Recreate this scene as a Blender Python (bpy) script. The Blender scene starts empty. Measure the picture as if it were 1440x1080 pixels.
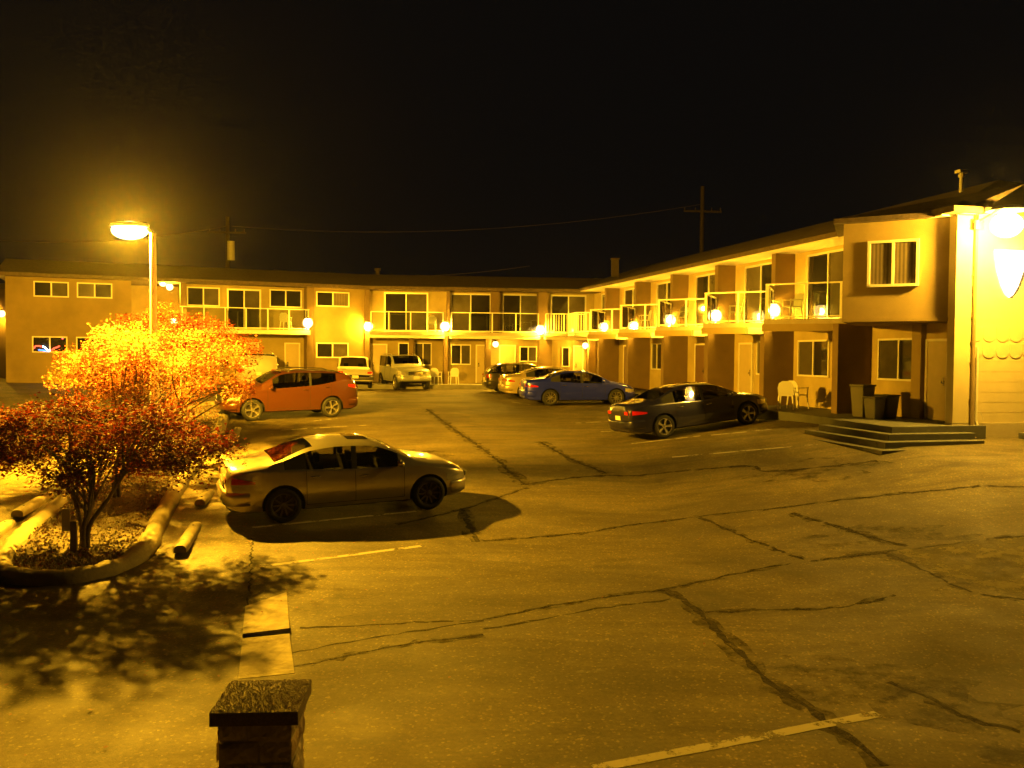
import bpy, bmesh, math, random
from mathutils import Vector, Matrix
random.seed(7)
R = math.radians
scene = bpy.context.scene
COL = scene.collection

# ------------------------------------------------------------------ camera
F = 1250.0
EYE = Vector((0, 0, 1.65))
PITCH = math.atan(43.0 / F)
ROLL = 0.008
fw = Vector((0, math.cos(PITCH), -math.sin(PITCH)))
rt0 = Vector((1, 0, 0)); up0 = rt0.cross(fw)
rt = rt0 * math.cos(ROLL) + up0 * math.sin(ROLL)
up = rt.cross(fw)
cam_d = bpy.data.cameras.new('camera')
cam = bpy.data.objects.new('camera', cam_d); COL.objects.link(cam)
cam_d.sensor_width = 36; cam_d.lens = 36 * F / 1440; cam_d.clip_end = 2000; cam_d.clip_start = 0.1
m = Matrix((rt, up, -fw)).transposed().to_4x4(); m.translation = EYE
cam.matrix_world = m
scene.camera = cam

def ray(px, py):
    return (fw + rt * ((px - 720) / F) + up * ((540 - py) / F))
def at(px, py, Y):
    d = ray(px, py); return EYE + d * (Y / d.y)
def proj(p):
    v = Vector(p) - EYE; w = v.dot(fw)
    return 720 + F * v.dot(rt) / w, 540 - F * v.dot(up) / w

GK = [(-5, -2.0), (0, -2.0), (7, -1.92), (12, -1.75), (17, -1.50), (22, -1.12), (27, -.84), (35, -.50), (49, -.22), (60, -.2), (400, -.2)]
def _g(y):
    if y <= GK[0][0]: return GK[0][1]
    for (a, za), (b, zb) in zip(GK, GK[1:]):
        if y <= b: return za + (zb - za) * (y - a) / (b - a)
    return GK[-1][1]
def sst(t):
    t = max(0., min(1., t)); return t * t * (3 - 2 * t)
def gz(x, y):
    z = sum(_g(y + k) for k in (-2, -1, 0, 1, 2)) / 5
    z += .033 * max(0., min(18, -8 - x)) * sst((y - 25) / 12)
    z += .14 * max(0., min(6., x - 3)) * sst((y - 9) / 11) * (1 - sst((y - 24) / 11))
    return z
def ground(px, py, dz=0.0):
    d = ray(px, py); t = 2.0
    while t < 300:
        p = EYE + d * t
        if p.z <= gz(p.x, p.y) + dz:
            a, b = t - .1, t
            for _ in range(24):
                c = (a + b) / 2; p = EYE + d * c
                if p.z <= gz(p.x, p.y) + dz: b = c
                else: a = c
            return EYE + d * b
        t += .1
    return EYE + d * 100

# ------------------------------------------------------------------ helpers
def tag(o, label=None, cat=None, group=None, kind=None):
    if label: o['label'] = label
    if cat: o['category'] = cat
    if group: o['group'] = group
    if kind: o['kind'] = kind
    return o
def empty(name, loc=(0, 0, 0), rz=0, label=None, cat=None, group=None):
    o = bpy.data.objects.new(name, None); COL.objects.link(o)
    o.location = loc; o.rotation_euler = (0, 0, rz); o.empty_display_size = .2
    return tag(o, label, cat, group)
def copy_tree(o, parent=None):
    c = o.copy(); COL.objects.link(c); c.parent = parent
    for ch in o.children: copy_tree(ch, c)
    return c

class MB:
    def __init__(s): s.v = []; s.f = []; s.m = []
    def add(s, vs, fs, mi=0):
        n = len(s.v); s.v += [tuple(v) for v in vs]
        s.f += [tuple(i + n for i in f) for f in fs]; s.m += [mi] * len(fs); return s
    def box8(s, p, mi=0):
        return s.add(p, [(0, 3, 2, 1), (4, 5, 6, 7), (0, 1, 5, 4), (1, 2, 6, 5), (2, 3, 7, 6), (3, 0, 4, 7)], mi)
    def box(s, c, d, rz=0, mi=0):
        x, y, z = d[0] / 2, d[1] / 2, d[2] / 2; co, si = math.cos(rz), math.sin(rz)
        pts = []
        for dz in (-z, z):
            for dx, dy in ((-x, -y), (x, -y), (x, y), (-x, y)):
                pts.append((c[0] + dx * co - dy * si, c[1] + dx * si + dy * co, c[2] + dz))
        return s.box8(pts, mi)
    def prism(s, poly, z0, z1, mi=0):
        n = len(poly)
        vs = [(p[0], p[1], z0 if not callable(z0) else z0(p)) for p in poly] + [(p[0], p[1], z1 if not callable(z1) else z1(p)) for p in poly]
        fs = [tuple(reversed(range(n))), tuple(range(n, 2 * n))] + [(i, (i + 1) % n, n + (i + 1) % n, n + i) for i in range(n)]
        return s.add(vs, fs, mi)
    def tube(s, pts, r, n=8, mi=0, cap=True):
        pts = [Vector(p) for p in pts]; rs = r if isinstance(r, (list, tuple)) else [r] * len(pts)
        vs = []; fs = []; ref = None
        for i, p in enumerate(pts):
            a = pts[max(0, i - 1)]; b = pts[min(len(pts) - 1, i + 1)]; t = (b - a)
            t = t.normalized() if t.length > 1e-9 else Vector((0, 0, 1))
            if ref is None or abs(ref.dot(t)) > .95: ref = Vector((0, 0, 1)) if abs(t.z) < .9 else Vector((1, 0, 0))
            u = t.cross(ref).normalized(); w = t.cross(u)
            for k in range(n):
                an = 2 * math.pi * k / n
                vs.append(p + (u * math.cos(an) + w * math.sin(an)) * rs[i])
        for i in range(len(pts) - 1):
            for k in range(n):
                fs.append((i * n + k, i * n + (k + 1) % n, (i + 1) * n + (k + 1) % n, (i + 1) * n + k))
        if cap: fs += [tuple(range(n)), tuple((len(pts) - 1) * n + k for k in reversed(range(n)))]
        return s.add(vs, fs, mi)
    def lathe(s, prof, n=20, mi=0, M=None):
        vs = []; fs = []
        for r, z in prof:
            for k in range(n):
                a = 2 * math.pi * k / n; v = Vector((r * math.cos(a), r * math.sin(a), z))
                vs.append(M @ v if M else v)
        for i in range(len(prof) - 1):
            for k in range(n):
                fs.append((i * n + k, i * n + (k + 1) % n, (i + 1) * n + (k + 1) % n, (i + 1) * n + k))
        return s.add(vs, fs, mi)
    def ell(s, c, r, n=12, k=8, mi=0):
        prof = [(max(1e-4, math.sin(math.pi * i / k)), -math.cos(math.pi * i / k)) for i in range(k + 1)]
        M = Matrix.Translation(c) @ Matrix.Diagonal((r[0], r[1], r[2], 1))
        return s.lathe(prof, n, mi, M)
    def build(s, name, mats, parent=None, smooth=False, angle=None, bevel=0, fix=True):
        me = bpy.data.meshes.new(name); me.from_pydata(s.v, [], s.f)
        if not isinstance(mats, (list, tuple)): mats = [mats]
        for mt in mats: me.materials.append(mt)
        for p, i in zip(me.polygons, s.m): p.material_index = i
        if fix or bevel:
            bm = bmesh.new(); bm.from_mesh(me)
            if bevel:
                bmesh.ops.bevel(bm, geom=[e for e in bm.edges if len(e.link_faces) == 2 and e.calc_face_angle(0) > .6], offset=bevel, segments=2, profile=.5, affect='EDGES', clamp_overlap=True)
            if fix: bmesh.ops.recalc_face_normals(bm, faces=bm.faces)
            bm.to_mesh(me); bm.free()
        if smooth:
            for p in me.polygons: p.use_smooth = True
            if angle: me.set_sharp_from_angle(angle=R(angle))
        o = bpy.data.objects.new(name, me); COL.objects.link(o)
        if parent: o.parent = parent
        return o

# ------------------------------------------------------------------ materials
def newmat(name):
    mt = bpy.data.materials.new(name); mt.use_nodes = True
    nt = mt.node_tree; nt.nodes.clear()
    return mt, nt
def N(nt, t, **kw):
    n = nt.nodes.new(t)
    for k, v in kw.items():
        if k in n.inputs: n.inputs[k].default_value = v
        else: setattr(n, k, v)
    return n
def mat(name, col, rough=.7, metal=0, var=.15, scale=4, bump=.0, bscale=60, spec=.5, coat=0, alpha=None, col2=None, detail=6, coords='Object', croughness=.05, stripes=None):
    mt, nt = newmat(name); L = nt.links
    out = N(nt, 'ShaderNodeOutputMaterial'); b = N(nt, 'ShaderNodeBsdfPrincipled'); L.new(b.outputs[0], out.inputs[0])
    b.inputs['Roughness'].default_value = rough; b.inputs['Metallic'].default_value = metal
    b.inputs['Specular IOR Level'].default_value = spec; b.inputs['Coat Weight'].default_value = coat; b.inputs['Coat Roughness'].default_value = croughness
    tc = N(nt, 'ShaderNodeTexCoord')
    no = N(nt, 'ShaderNodeTexNoise', Scale=scale, Detail=detail, Roughness=.6); L.new(tc.outputs[coords], no.inputs['Vector'])
    cr = N(nt, 'ShaderNodeMapRange'); cr.inputs[1].default_value = .3; cr.inputs[2].default_value = .7
    L.new(no.outputs[0], cr.inputs[0])
    mx = N(nt, 'ShaderNodeMix', data_type='RGBA')
    c = Vector(col); c2 = Vector(col2) if col2 else c * (1 - var)
    mx.inputs[6].default_value = (*c, 1); mx.inputs[7].default_value = (*c2, 1)
    L.new(cr.outputs[0], mx.inputs[0])
    last = mx.outputs[2]
    if stripes:
        wv = N(nt, 'ShaderNodeTexWave', Scale=stripes, Distortion=.6); wv.bands_direction = 'X'
        L.new(tc.outputs['Object'], wv.inputs['Vector'])
        m2 = N(nt, 'ShaderNodeMix', data_type='RGBA', blend_type='MULTIPLY'); m2.inputs[0].default_value = .5
        L.new(last, m2.inputs[6]); L.new(wv.outputs[0], m2.inputs[7]); last = m2.outputs[2]
    L.new(last, b.inputs['Base Color'])
    if bump:
        n2 = N(nt, 'ShaderNodeTexNoise', Scale=bscale, Detail=4); L.new(tc.outputs[coords], n2.inputs['Vector'])
        bp = N(nt, 'ShaderNodeBump', Strength=bump, Distance=.02); L.new(n2.outputs[0], bp.inputs['Height']); L.new(bp.outputs[0], b.inputs['Normal'])
    return mt
def emit(name, col, s):
    mt, nt = newmat(name)
    out = N(nt, 'ShaderNodeOutputMaterial'); e = N(nt, 'ShaderNodeEmission'); nt.links.new(e.outputs[0], out.inputs[0])
    e.inputs[0].default_value = (*col, 1); e.inputs[1].default_value = s
    return mt
def glass(name, tint=(.25, .25, .22), ior=1.5, rough=.02):
    mt, nt = newmat(name); L = nt.links
    out = N(nt, 'ShaderNodeOutputMaterial'); mx = N(nt, 'ShaderNodeMixShader'); fr = N(nt, 'ShaderNodeFresnel', IOR=ior)
    t = N(nt, 'ShaderNodeBsdfTransparent'); t.inputs[0].default_value = (*tint, 1)
    g = N(nt, 'ShaderNodeBsdfGlossy', Roughness=rough)
    L.new(fr.outputs[0], mx.inputs[0]); L.new(t.outputs[0], mx.inputs[1]); L.new(g.outputs[0], mx.inputs[2]); L.new(mx.outputs[0], out.inputs[0])
    return mt

def worn(name, col, thr, scale, rough=.9, soft=.08, stretch=1):
    mt, nt = newmat(name); L = nt.links
    out = N(nt, 'ShaderNodeOutputMaterial'); b = N(nt, 'ShaderNodeBsdfPrincipled'); b.inputs['Base Color'].default_value = (*col, 1); b.inputs['Roughness'].default_value = rough; b.inputs['Specular IOR Level'].default_value = .15
    t = N(nt, 'ShaderNodeBsdfTransparent'); mx = N(nt, 'ShaderNodeMixShader'); tc = N(nt, 'ShaderNodeTexCoord')
    n1 = N(nt, 'ShaderNodeTexNoise', Scale=scale, Detail=10.0, Roughness=.72); L.new(tc.outputs['Object'], n1.inputs['Vector'])
    r = N(nt, 'ShaderNodeMapRange'); r.inputs[1].default_value = thr - soft; r.inputs[2].default_value = thr + soft; L.new(n1.outputs[0], r.inputs[0])
    L.new(r.outputs[0], mx.inputs[0]); L.new(t.outputs[0], mx.inputs[1]); L.new(b.outputs[0], mx.inputs[2]); L.new(mx.outputs[0], out.inputs[0])
    return mt
LC = (1.0, .46, .02)      # sodium lamps
def asphalt():
    mt, nt = newmat('worn_asphalt'); L = nt.links
    out = N(nt, 'ShaderNodeOutputMaterial'); b = N(nt, 'ShaderNodeBsdfPrincipled'); L.new(b.outputs[0], out.inputs[0])
    tc = N(nt, 'ShaderNodeTexCoord')
    def noise(sc, det=6, rough=.6, dist=0, vec=None):
        n = N(nt, 'ShaderNodeTexNoise', Scale=sc, Detail=det, Roughness=rough, Distortion=dist)
        L.new(vec or tc.outputs['Object'], n.inputs['Vector']); return n
    def rng(src, a, b_, c=0., d=1.):
        r = N(nt, 'ShaderNodeMapRange'); r.inputs[1].default_value = a; r.inputs[2].default_value = b_; r.inputs[3].default_value = c; r.inputs[4].default_value = d
        L.new(src, r.inputs[0]); return r.outputs[0]
    def mixc(fac, a, b_, bt='MIX'):
        mx = N(nt, 'ShaderNodeMix', data_type='RGBA', blend_type=bt)
        for s, i in ((fac, 0), (a, 6), (b_, 7)):
            if isinstance(s, (tuple, float)): mx.inputs[i].default_value = s if isinstance(s, float) else (*s, 1)
            else: L.new(s, mx.inputs[i])
        return mx.outputs[2]
    mp = N(nt, 'ShaderNodeMapping'); mp.inputs['Rotation'].default_value = (0, 0, R(-24)); mp.inputs['Scale'].default_value = (.35, 1.6, 1); L.new(tc.outputs['Object'], mp.inputs[0])
    big = rng(noise(.2, 7, .66, 1.1).outputs[0], .42, .58)
    strk = rng(noise(.9, 7, .65, 1.2, mp.outputs[0]).outputs[0], .42, .72)
    c = mixc(big, (.125, .098, .036), (.066, .051, .021))
    c = mixc(strk, c, (.040, .032, .015))
    st = rng(noise(.55, 4, .5, .4).outputs[0], .68, .78)
    c = mixc(st, c, (.022, .018, .011)); st2 = rng(noise(1.7, 8, .75, .3).outputs[0], .60, .72, 0., .7); c = mixc(st2, c, (.13, .11, .06))
    vo = N(nt, 'ShaderNodeTexVoronoi', Scale=42.0); L.new(tc.outputs['Object'], vo.inputs['Vector'])
    sp = rng(vo.outputs['Color'], .78, .9)
    c = mixc(sp, c, mixc(1., c, (2.3, 2.2, 2.0), 'MULTIPLY'))
    fine = rng(noise(18, 8, .8).outputs[0], .3, .7, .55, 1.4)
    m3 = N(nt, 'ShaderNodeMix', data_type='RGBA', blend_type='MULTIPLY'); m3.inputs[0].default_value = 1
    L.new(c, m3.inputs[6]); L.new(fine, m3.inputs[7])
    L.new(m3.outputs[2], b.inputs['Base Color'])
    L.new(rng(noise(.7, 5).outputs[0], .3, .7, .62, .85), b.inputs['Roughness'])
    b.inputs['Specular IOR Level'].default_value = .4
    bp = N(nt, 'ShaderNodeBump', Strength=.9, Distance=.014)
    ad = N(nt, 'ShaderNodeMath', operation='ADD'); L.new(noise(95, 3, .7).outputs[0], ad.inputs[0]); L.new(noise(3, 5, .6).outputs[0], ad.inputs[1])
    L.new(ad.outputs[0], bp.inputs['Height']); L.new(bp.outputs[0], b.inputs['Normal'])
    return mt
M_ASPH = asphalt()
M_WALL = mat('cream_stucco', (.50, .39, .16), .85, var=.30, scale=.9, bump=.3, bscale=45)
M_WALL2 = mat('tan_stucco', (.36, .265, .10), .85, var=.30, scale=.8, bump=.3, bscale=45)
M_WALL3 = mat('underlit_tan_stucco', (.27, .195, .07), .85, var=.35, scale=.7, bump=.3, bscale=45)  # tan stucco painted darker for the weaker light on the far wing
M_WALL4 = mat('underlit_cream_stucco', (.36, .28, .11), .85, var=.35, scale=.8, bump=.3, bscale=45)  # cream stucco darkened likewise for the far wing's weaker light
M_SIDING = mat('painted_siding', (.58, .50, .28), .7, var=.14, scale=2.2, bump=.12, bscale=30)
M_FIN = mat('brown_stucco', (.18, .12, .052), .85, var=.2, scale=2, bump=.25, bscale=40)
M_TRIM = mat('cream_trim', (.74, .70, .55), .5, var=.08, scale=5)
M_FRAME = mat('aluminium_frame', (.62, .6, .52), .4, .5, var=.08)
M_RAIL = mat('white_rail', (.85, .82, .72), .4, 0, var=.06)
M_ROOF = mat('brown_shingle', (.12, .085, .06), .9, var=.45, scale=7, bump=.5, bscale=25)
M_SLAB = mat('balcony_concrete', (.42, .36, .26), .8, var=.2, scale=3)
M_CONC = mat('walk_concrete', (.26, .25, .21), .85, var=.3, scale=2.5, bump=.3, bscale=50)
M_STEP = mat('shaded_step_concrete', (.085, .085, .08), .8, var=.25, scale=3, bump=.2)  # concrete colour darkened for the shade on the steps
M_CURB = mat('curb_concrete', (.34, .29, .16), .85, var=.35, scale=3.5, bump=.6, bscale=18)
M_PATCH = mat('pale_concrete', (.42, .37, .20), .85, col2=(.13, .10, .05), scale=2.6, bump=.8, bscale=14, detail=9)
M_PAINT = worn('worn_paint', (.40, .37, .28), .46, 3.0, .8, .05)
M_TAR = worn('tar', (.030, .025, .015), .45, 5.0, .9, .10)
M_CRACK = worn('crack', (.026, .021, .013), .44, 7.0, .95, .07)
M_PANE = mat('window_pane', (.022, .020, .018), .05, spec=.8, var=.4, scale=.8)
M_PANE2 = mat('curtained_pane', (.10, .085, .055), .08, spec=.8, col2=(.05, .043, .03), scale=1.2)
M_BLIND = mat('blind_pane', (.20, .16, .10), .10, spec=.8, stripes=4)
M_DOOR = mat('painted_door', (.50, .40, .22), .5, var=.1)
M_DOORD = mat('brown_door', (.16, .09, .045), .5, var=.15)
M_METAL = mat('steel', (.5, .5, .48), .35, .9, var=.1)
M_DARKM = mat('dark_metal', (.05, .045, .04), .45, .6)
M_BLACK = mat('black_rubber', (.012, .012, .012), .75)
M_PLAST = mat('white_plastic', (.72, .70, .62), .4, var=.05)
M_BIN = mat('grey_bin', (.16, .15, .12), .5, var=.1)
M_BIND = mat('dark_bin', (.05, .05, .045), .5, var=.1)
M_BARK = mat('maple_bark', (.13, .10, .07), .9, var=.4, scale=14, bump=.6, bscale=40)
M_WOOD = mat('weathered_wood', (.30, .22, .12), .8, var=.35, scale=9, bump=.3)
M_POLE = mat('lamp_pole_paint', (.72, .70, .64), .45, .1, var=.05)
M_UPOLE = mat('utility_pole_wood', (.06, .045, .028), .9, var=.3, scale=6)
M_CHROME = mat('chrome', (.75, .75, .72), .12, 1, var=.02)
M_ALLOY = mat('alloy', (.62, .60, .55), .25, .9, var=.05)
M_ALLOYD = mat('dark_alloy', (.13, .12, .11), .3, .8, var=.05)
M_CGLASS = glass('car_glass', (.42, .42, .36), 1.6)
M_RGLASS = glass('railing_glass', (.86, .88, .84), 1.45)
M_INT = mat('interior', (.03, .028, .025), .8)
M_RED = mat('tail_lens', (.45, .012, .008), .12, spec=.8, coat=1, var=.1)
M_LENS = mat('head_lens', (.55, .53, .47), .1, .3, spec=.9, coat=1, var=.3, scale=25)
M_PLATE = mat('licence_plate', (.75, .72, .45), .4, var=.03)
E_GLOBE = emit('sodium_bulb', (1.0, .50, .018), 350)
E_SMALL = emit('small_bulb', (1.0, .52, .022), 330)
E_STREET = emit('street_lens', (1.0, .485, .016), 12500)
E_FLOOD = emit('flood_lens', (1.0, .53, .035), 1250)
def refractor(name, col, s):
    mt, nt = newmat(name); out = N(nt, 'ShaderNodeOutputMaterial'); e = N(nt, 'ShaderNodeEmission'); t = N(nt, 'ShaderNodeBsdfTransparent'); a = N(nt, 'ShaderNodeAddShader')
    e.inputs[0].default_value = (*col, 1); e.inputs[1].default_value = s; t.inputs[0].default_value = (.9, .9, .9, 1)
    nt.links.new(e.outputs[0], a.inputs[0]); nt.links.new(t.outputs[0], a.inputs[1]); nt.links.new(a.outputs[0], out.inputs[0]); return mt
G_GLOBE = refractor('glowing_globe', (1.0, .62, .20), .8)
G_BIG = refractor('glowing_refractor', (1.0, .70, .32), .9)

# ------------------------------------------------------------------ ground
ground_mb = MB()
xs = [-300, -120, -60] + [x * 1.0 for x in range(-36, 31)] + [50, 120, 300]
ys = [-40, -12] + [y * .5 for y in range(-6, 132)] + [80, 120, 300, 900]
vs = [(x, y, gz(x, y)) for y in ys for x in xs]
nx = len(xs)
fs = [(j * nx + i, j * nx + i + 1, (j + 1) * nx + i + 1, (j + 1) * nx + i) for j in range(len(ys) - 1) for i in range(nx - 1)]
ground_mb.add(vs, fs)
g = ground_mb.build('ground', M_ASPH, smooth=True, fix=False); tag(g, kind='structure')

def smooth_path(pts, n=6):
    out = []
    for i in range(len(pts) - 1):
        p0 = pts[max(0, i - 1)]; p1 = pts[i]; p2 = pts[i + 1]; p3 = pts[min(len(pts) - 1, i + 2)]
        for k in range(n):
            t = k / n
            out.append(.5 * ((2 * p1) + (p2 - p0) * t + (2 * p0 - 5 * p1 + 4 * p2 - p3) * t * t + (-p0 + 3 * p1 - 3 * p2 + p3) * t ** 3))
    out.append(pts[-1]); return out
def ribbon(mb, pts, w, dz=.005, jit=0, wj=0, seg=.25, broken=0):
    # resample
    P = [Vector((p[0], p[1], 0)) for p in pts]; Q = [P[0]]
    for a, b in zip(P, P[1:]):
        n = max(1, int((b - a).length / seg))
        for k in range(1, n + 1): Q.append(a.lerp(b, k / n))
    prev = None
    for i, p in enumerate(Q):
        a = Q[max(0, i - 1)]; b = Q[min(len(Q) - 1, i + 1)]; t = (b - a).normalized(); nn = Vector((-t.y, t.x, 0))
        c = p + nn * random.uniform(-jit, jit); ww = w * (1 + random.uniform(-wj, wj)) / 2
        l = c + nn * ww; r = c - nn * ww
        cur = [(q.x, q.y, gz(q.x, q.y) + dz) for q in (l, r)]
        if prev and random.random() > broken: mb.add([prev[1], cur[1], cur[0], prev[0]], [(0, 1, 2, 3)])
        prev = cur
def z4(X, Y): return (680 + X / 1.895, 600 + Y / 1.895)
def z3(X, Y): return (280 + X / 3.6, 780 + Y / 3.6)
seams = [
 ([z4(*p) for p in [(0, 515), (220, 470), (470, 435), (640, 400), (820, 365), (1070, 335), (1200, 318), (1440, 290)]], .05),
 ([z4(*p) for p in [(0, 540), (200, 505), (340, 480), (500, 460)]], .04),
 ([z4(*p) for p in [(470, 435), (530, 460), (600, 520), (680, 600), (760, 680), (860, 750), (960, 820), (1070, 905)]], .11),
 ([z4(*p) for p in [(590, 495), (760, 488), (950, 482), (1100, 450)]], .05),
 ([z4(*p) for p in [(0, 305), (250, 285), (420, 258), (570, 240), (800, 215), (1000, 190), (1440, 160)]], .05),
 ([z4(*p) for p in [(570, 240), (700, 295), (850, 355)]], .07),
 ([z4(*p) for p in [(820, 230), (950, 270), (1060, 300), (1130, 320)]], .09),
 ([z4(*p) for p in [(1080, 340), (1200, 395), (1300, 440), (1440, 460)]], .05),
 ([(600, 575), (640, 605), (680, 632), z4(60, 110), z4(110, 155)], .12),
 ([z4(*p) for p in [(110, 155), (330, 130), (690, 105), (760, 120), (1050, 92)]], .07),
 ([z4(*p) for p in [(150, 40), (230, 85), (330, 125)]], .12),
 ([z4(*p) for p in [(1080, 680), (1200, 730), (1300, 780), (1430, 812)]], .06),
 ([z3(*p) for p in [(510, 370), (700, 365), (900, 355), (1152, 340), (1440, 331)]], .04),
 ([z3(*p) for p in [(470, 495), (700, 455), (950, 410), (1152, 380), (1440, 335)]], .04),
 ([z3(*p) for p in [(455, 570), (600, 545), (750, 510), (1000, 465), (1152, 440), (1440, 407)]], .05),
 ([(650, 715), (660, 738), (672, 762)], .10),
 ([(742, 686), (700, 700), (650, 716), (560, 738)], .05),
]
mb = MB(); mc = MB(); mst = MB()
for pts, w in seams:
    gp = smooth_path([ground(*p) for p in pts], 4)
    if w >= .05: ribbon(mst, gp, w * 2.6, .0009, .05, .5, .2, 0)
    ribbon(mb if w >= .05 else mc, gp, w * (.8 if w > .1 else 1.05), .0018, .03, .6, .12, 0)
tag(mb.build('tar_seams', M_TAR, fix=False), kind='structure')
tag(mc.build('cracks', M_CRACK, fix=False), kind='structure')
tag(mst.build('seam_stains', worn('tar_stain', (.050, .040, .018), .56, 3.0, .9, .12), fix=False), kind='structure')
M_OIL = worn('oil_stain', (.050, .040, .018), .60, 2.2, .7, .14); mo = MB()
for px, py, r_ in ((1432, 1062, .28), (1408, 806, .9), (1215, 958, .7), (1330, 1000, .5), (560, 640, .9), (1150, 660, .9), (1240, 760, .9)):
    c_ = ground(px, py); n_ = 18; ring = [(c_.x + r_ * 1.5 * (1 + .3 * math.sin(3 * q + px)) * math.cos(q * 6.2832 / n_), c_.y + r_ * (1 + .25 * math.sin(5 * q + py)) * math.sin(q * 6.2832 / n_)) for q in range(n_)]
    mo.add([(c_.x, c_.y, gz(c_.x, c_.y) + .0013)] + [(x, y, gz(x, y) + .0013) for x, y in ring], [(0, q + 1, (q + 1) % n_ + 1) for q in range(n_)])
tag(mo.build('oil_stains', M_OIL, fix=False), kind='structure')
lines = [((835, 1081), (1235, 1004), .13), ((365, 797), (592, 768), .11), ((888, 624), (985, 613), .10), ((945, 643), (1150, 625), .10),
         ((395, 605), (515, 598), .1), ((440, 592), (478, 588), .1), ((845, 607), (905, 602), .1), ((810, 595), (870, 591), .1), ((355, 742), (585, 719), .10), ((1000, 612), (1085, 604), .10), ((718, 565), (745, 569), .1)]
for a, b, w in lines:
    mb = MB(); A, B = ground(*a), ground(*b)
    ribbon(mb, [A, B], w, .0035, .003, .05, .2, 0)
    tag(mb.build('painted_line', M_PAINT, fix=False), kind='structure')
# pale concrete strip with broken lip
mb = MB()
def strip(l0, r0, l1, r1, n, dz0, dz1):
    P = []
    for i in range(n + 1):
        t = i / n
        a = ground(l0[0] + (l1[0] - l0[0]) * t, l0[1] + (l1[1] - l0[1]) * t); b = ground(r0[0] + (r1[0] - r0[0]) * t, r0[1] + (r1[1] - r0[1]) * t)
        P.append((a, b, dz0 + (dz1 - dz0) * t))
    for (a, b, d0), (c, d, d1) in zip(P, P[1:]):
        mb.box8([(a.x, a.y, a.z - .02), (b.x, b.y, b.z - .02), (d.x, d.y, d.z - .02), (c.x, c.y, c.z - .02), (a.x, a.y, a.z + d0), (b.x, b.y, b.z + d0), (d.x, d.y, d.z + d1), (c.x, c.y, c.z + d1)])
strip((345, 853), (403, 833), (342, 882), (406, 874), 4, .006, .016)
strip((342, 882), (406, 874), (341, 897), (407, 889), 3, .016, .05)
strip((341, 900), (407, 893), (335, 955), (414, 947), 4, .02, .004)
tag(mb.build('concrete_strip', M_PATCH), kind='structure')
mb = MB(); ribbon(mb, [ground(349, 853), ground(353, 800), ground(354, 757)], .03, .006, .03, .6, .1); tag(mb.build('strip_edge_crack', M_TAR, fix=False), kind='structure')
# pale worn apron patch at right, its colour also carrying the pool of light
mb = MB(); apx = [ground(*p) for p in [z4(1100, 330), z4(1200, 318), z4(1440, 292), (1500, 748), (1500, 850), z4(1440, 455), z4(1300, 432), z4(1200, 388)]]
mb.add([(p.x, p.y, gz(p.x, p.y) + .0028) for p in apx], [tuple(range(len(apx)))])
tag(mb.build('lit_concrete_apron', worn('lit_apron_concrete', (.17, .15, .08), .50, 1.3, .85, .12), fix=True), kind='structure')

# ------------------------------------------------------------------ planted island
curb_px = [(300, 628), (287, 638), (272, 657), (250, 687), (232, 720), (217, 750), (207, 772), (185, 792), (150, 807), (100, 817), (50, 819), (12, 813), (3, 800), (22, 770), (38, 753), (53, 741), (73, 724), (98, 698), (135, 665), (175, 632), (215, 606), (262, 580), (300, 571), (316, 580), (309, 606)]
cp = smooth_path([ground(*p) for p in curb_px], 3)
island = empty('planting_bed', ground(120, 740), 0, 'long gravel planting bed edged with a worn rounded concrete curb under the maples', 'planting bed')
base = island.location.copy()
def rel(p): return (p[0] - base.x, p[1] - base.y, p[2] - base.z)
mb = MB(); prev = None; n = len(cp); prof = [(-.17, -.02), (-.16, .08), (-.12, .15), (-.05, .185), (.05, .185), (.12, .15), (.16, .08), (.17, -.02)]
rings = []
for i, p in enumerate(cp):
    a = cp[max(0, i - 1)]; b = cp[min(n - 1, i + 1)]; t = (b - a); t.z = 0; t.normalize(); nn = Vector((-t.y, t.x, 0))
    js = 1 + random.uniform(-.12, .12)
    rings.append([rel((p.x + nn.x * o * js, p.y + nn.y * o * js, gz(p.x, p.y) + z * js)) for o, z in prof])
k = len(prof)
vs = [v for r_ in rings for v in r_]
fs = [(i * k + j, i * k + j + 1, (i + 1) * k + j + 1, (i + 1) * k + j) for i in range(len(rings) - 1) for j in range(k - 1)]
i = len(rings) - 1; fs += [(i * k + j, i * k + j + 1, j + 1, j) for j in range(k - 1)]
mb.add(vs, fs); mb.build('curb', M_CURB, island, smooth=True)
M_BED = mat('bed_gravel', (.17, .13, .075), .9, col2=(.05, .035, .02), scale=22, bump=1, bscale=60)
mb = MB(); cen = sum(cp, Vector()) / n
mb.add([rel((cen.x, cen.y, gz(cen.x, cen.y) + .10))] + [rel((p.x, p.y, gz(p.x, p.y) + .08)) for p in cp], [(0, i + 1, (i + 1) % n + 1) for i in range(n)])
mb.build('soil', M_BED, island)
def inpoly(x, y, P):
    c = False
    for a, b in zip(P, P[1:] + P[:1]):
        if (a.y > y) != (b.y > y) and x < (b.x - a.x) * (y - a.y) / (b.y - a.y) + a.x: c = not c
    return c
mb = MB(); x0, x1 = min(p.x for p in cp), max(p.x for p in cp); y0, y1 = min(p.y for p in cp), max(p.y for p in cp)
cnt = 0
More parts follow.
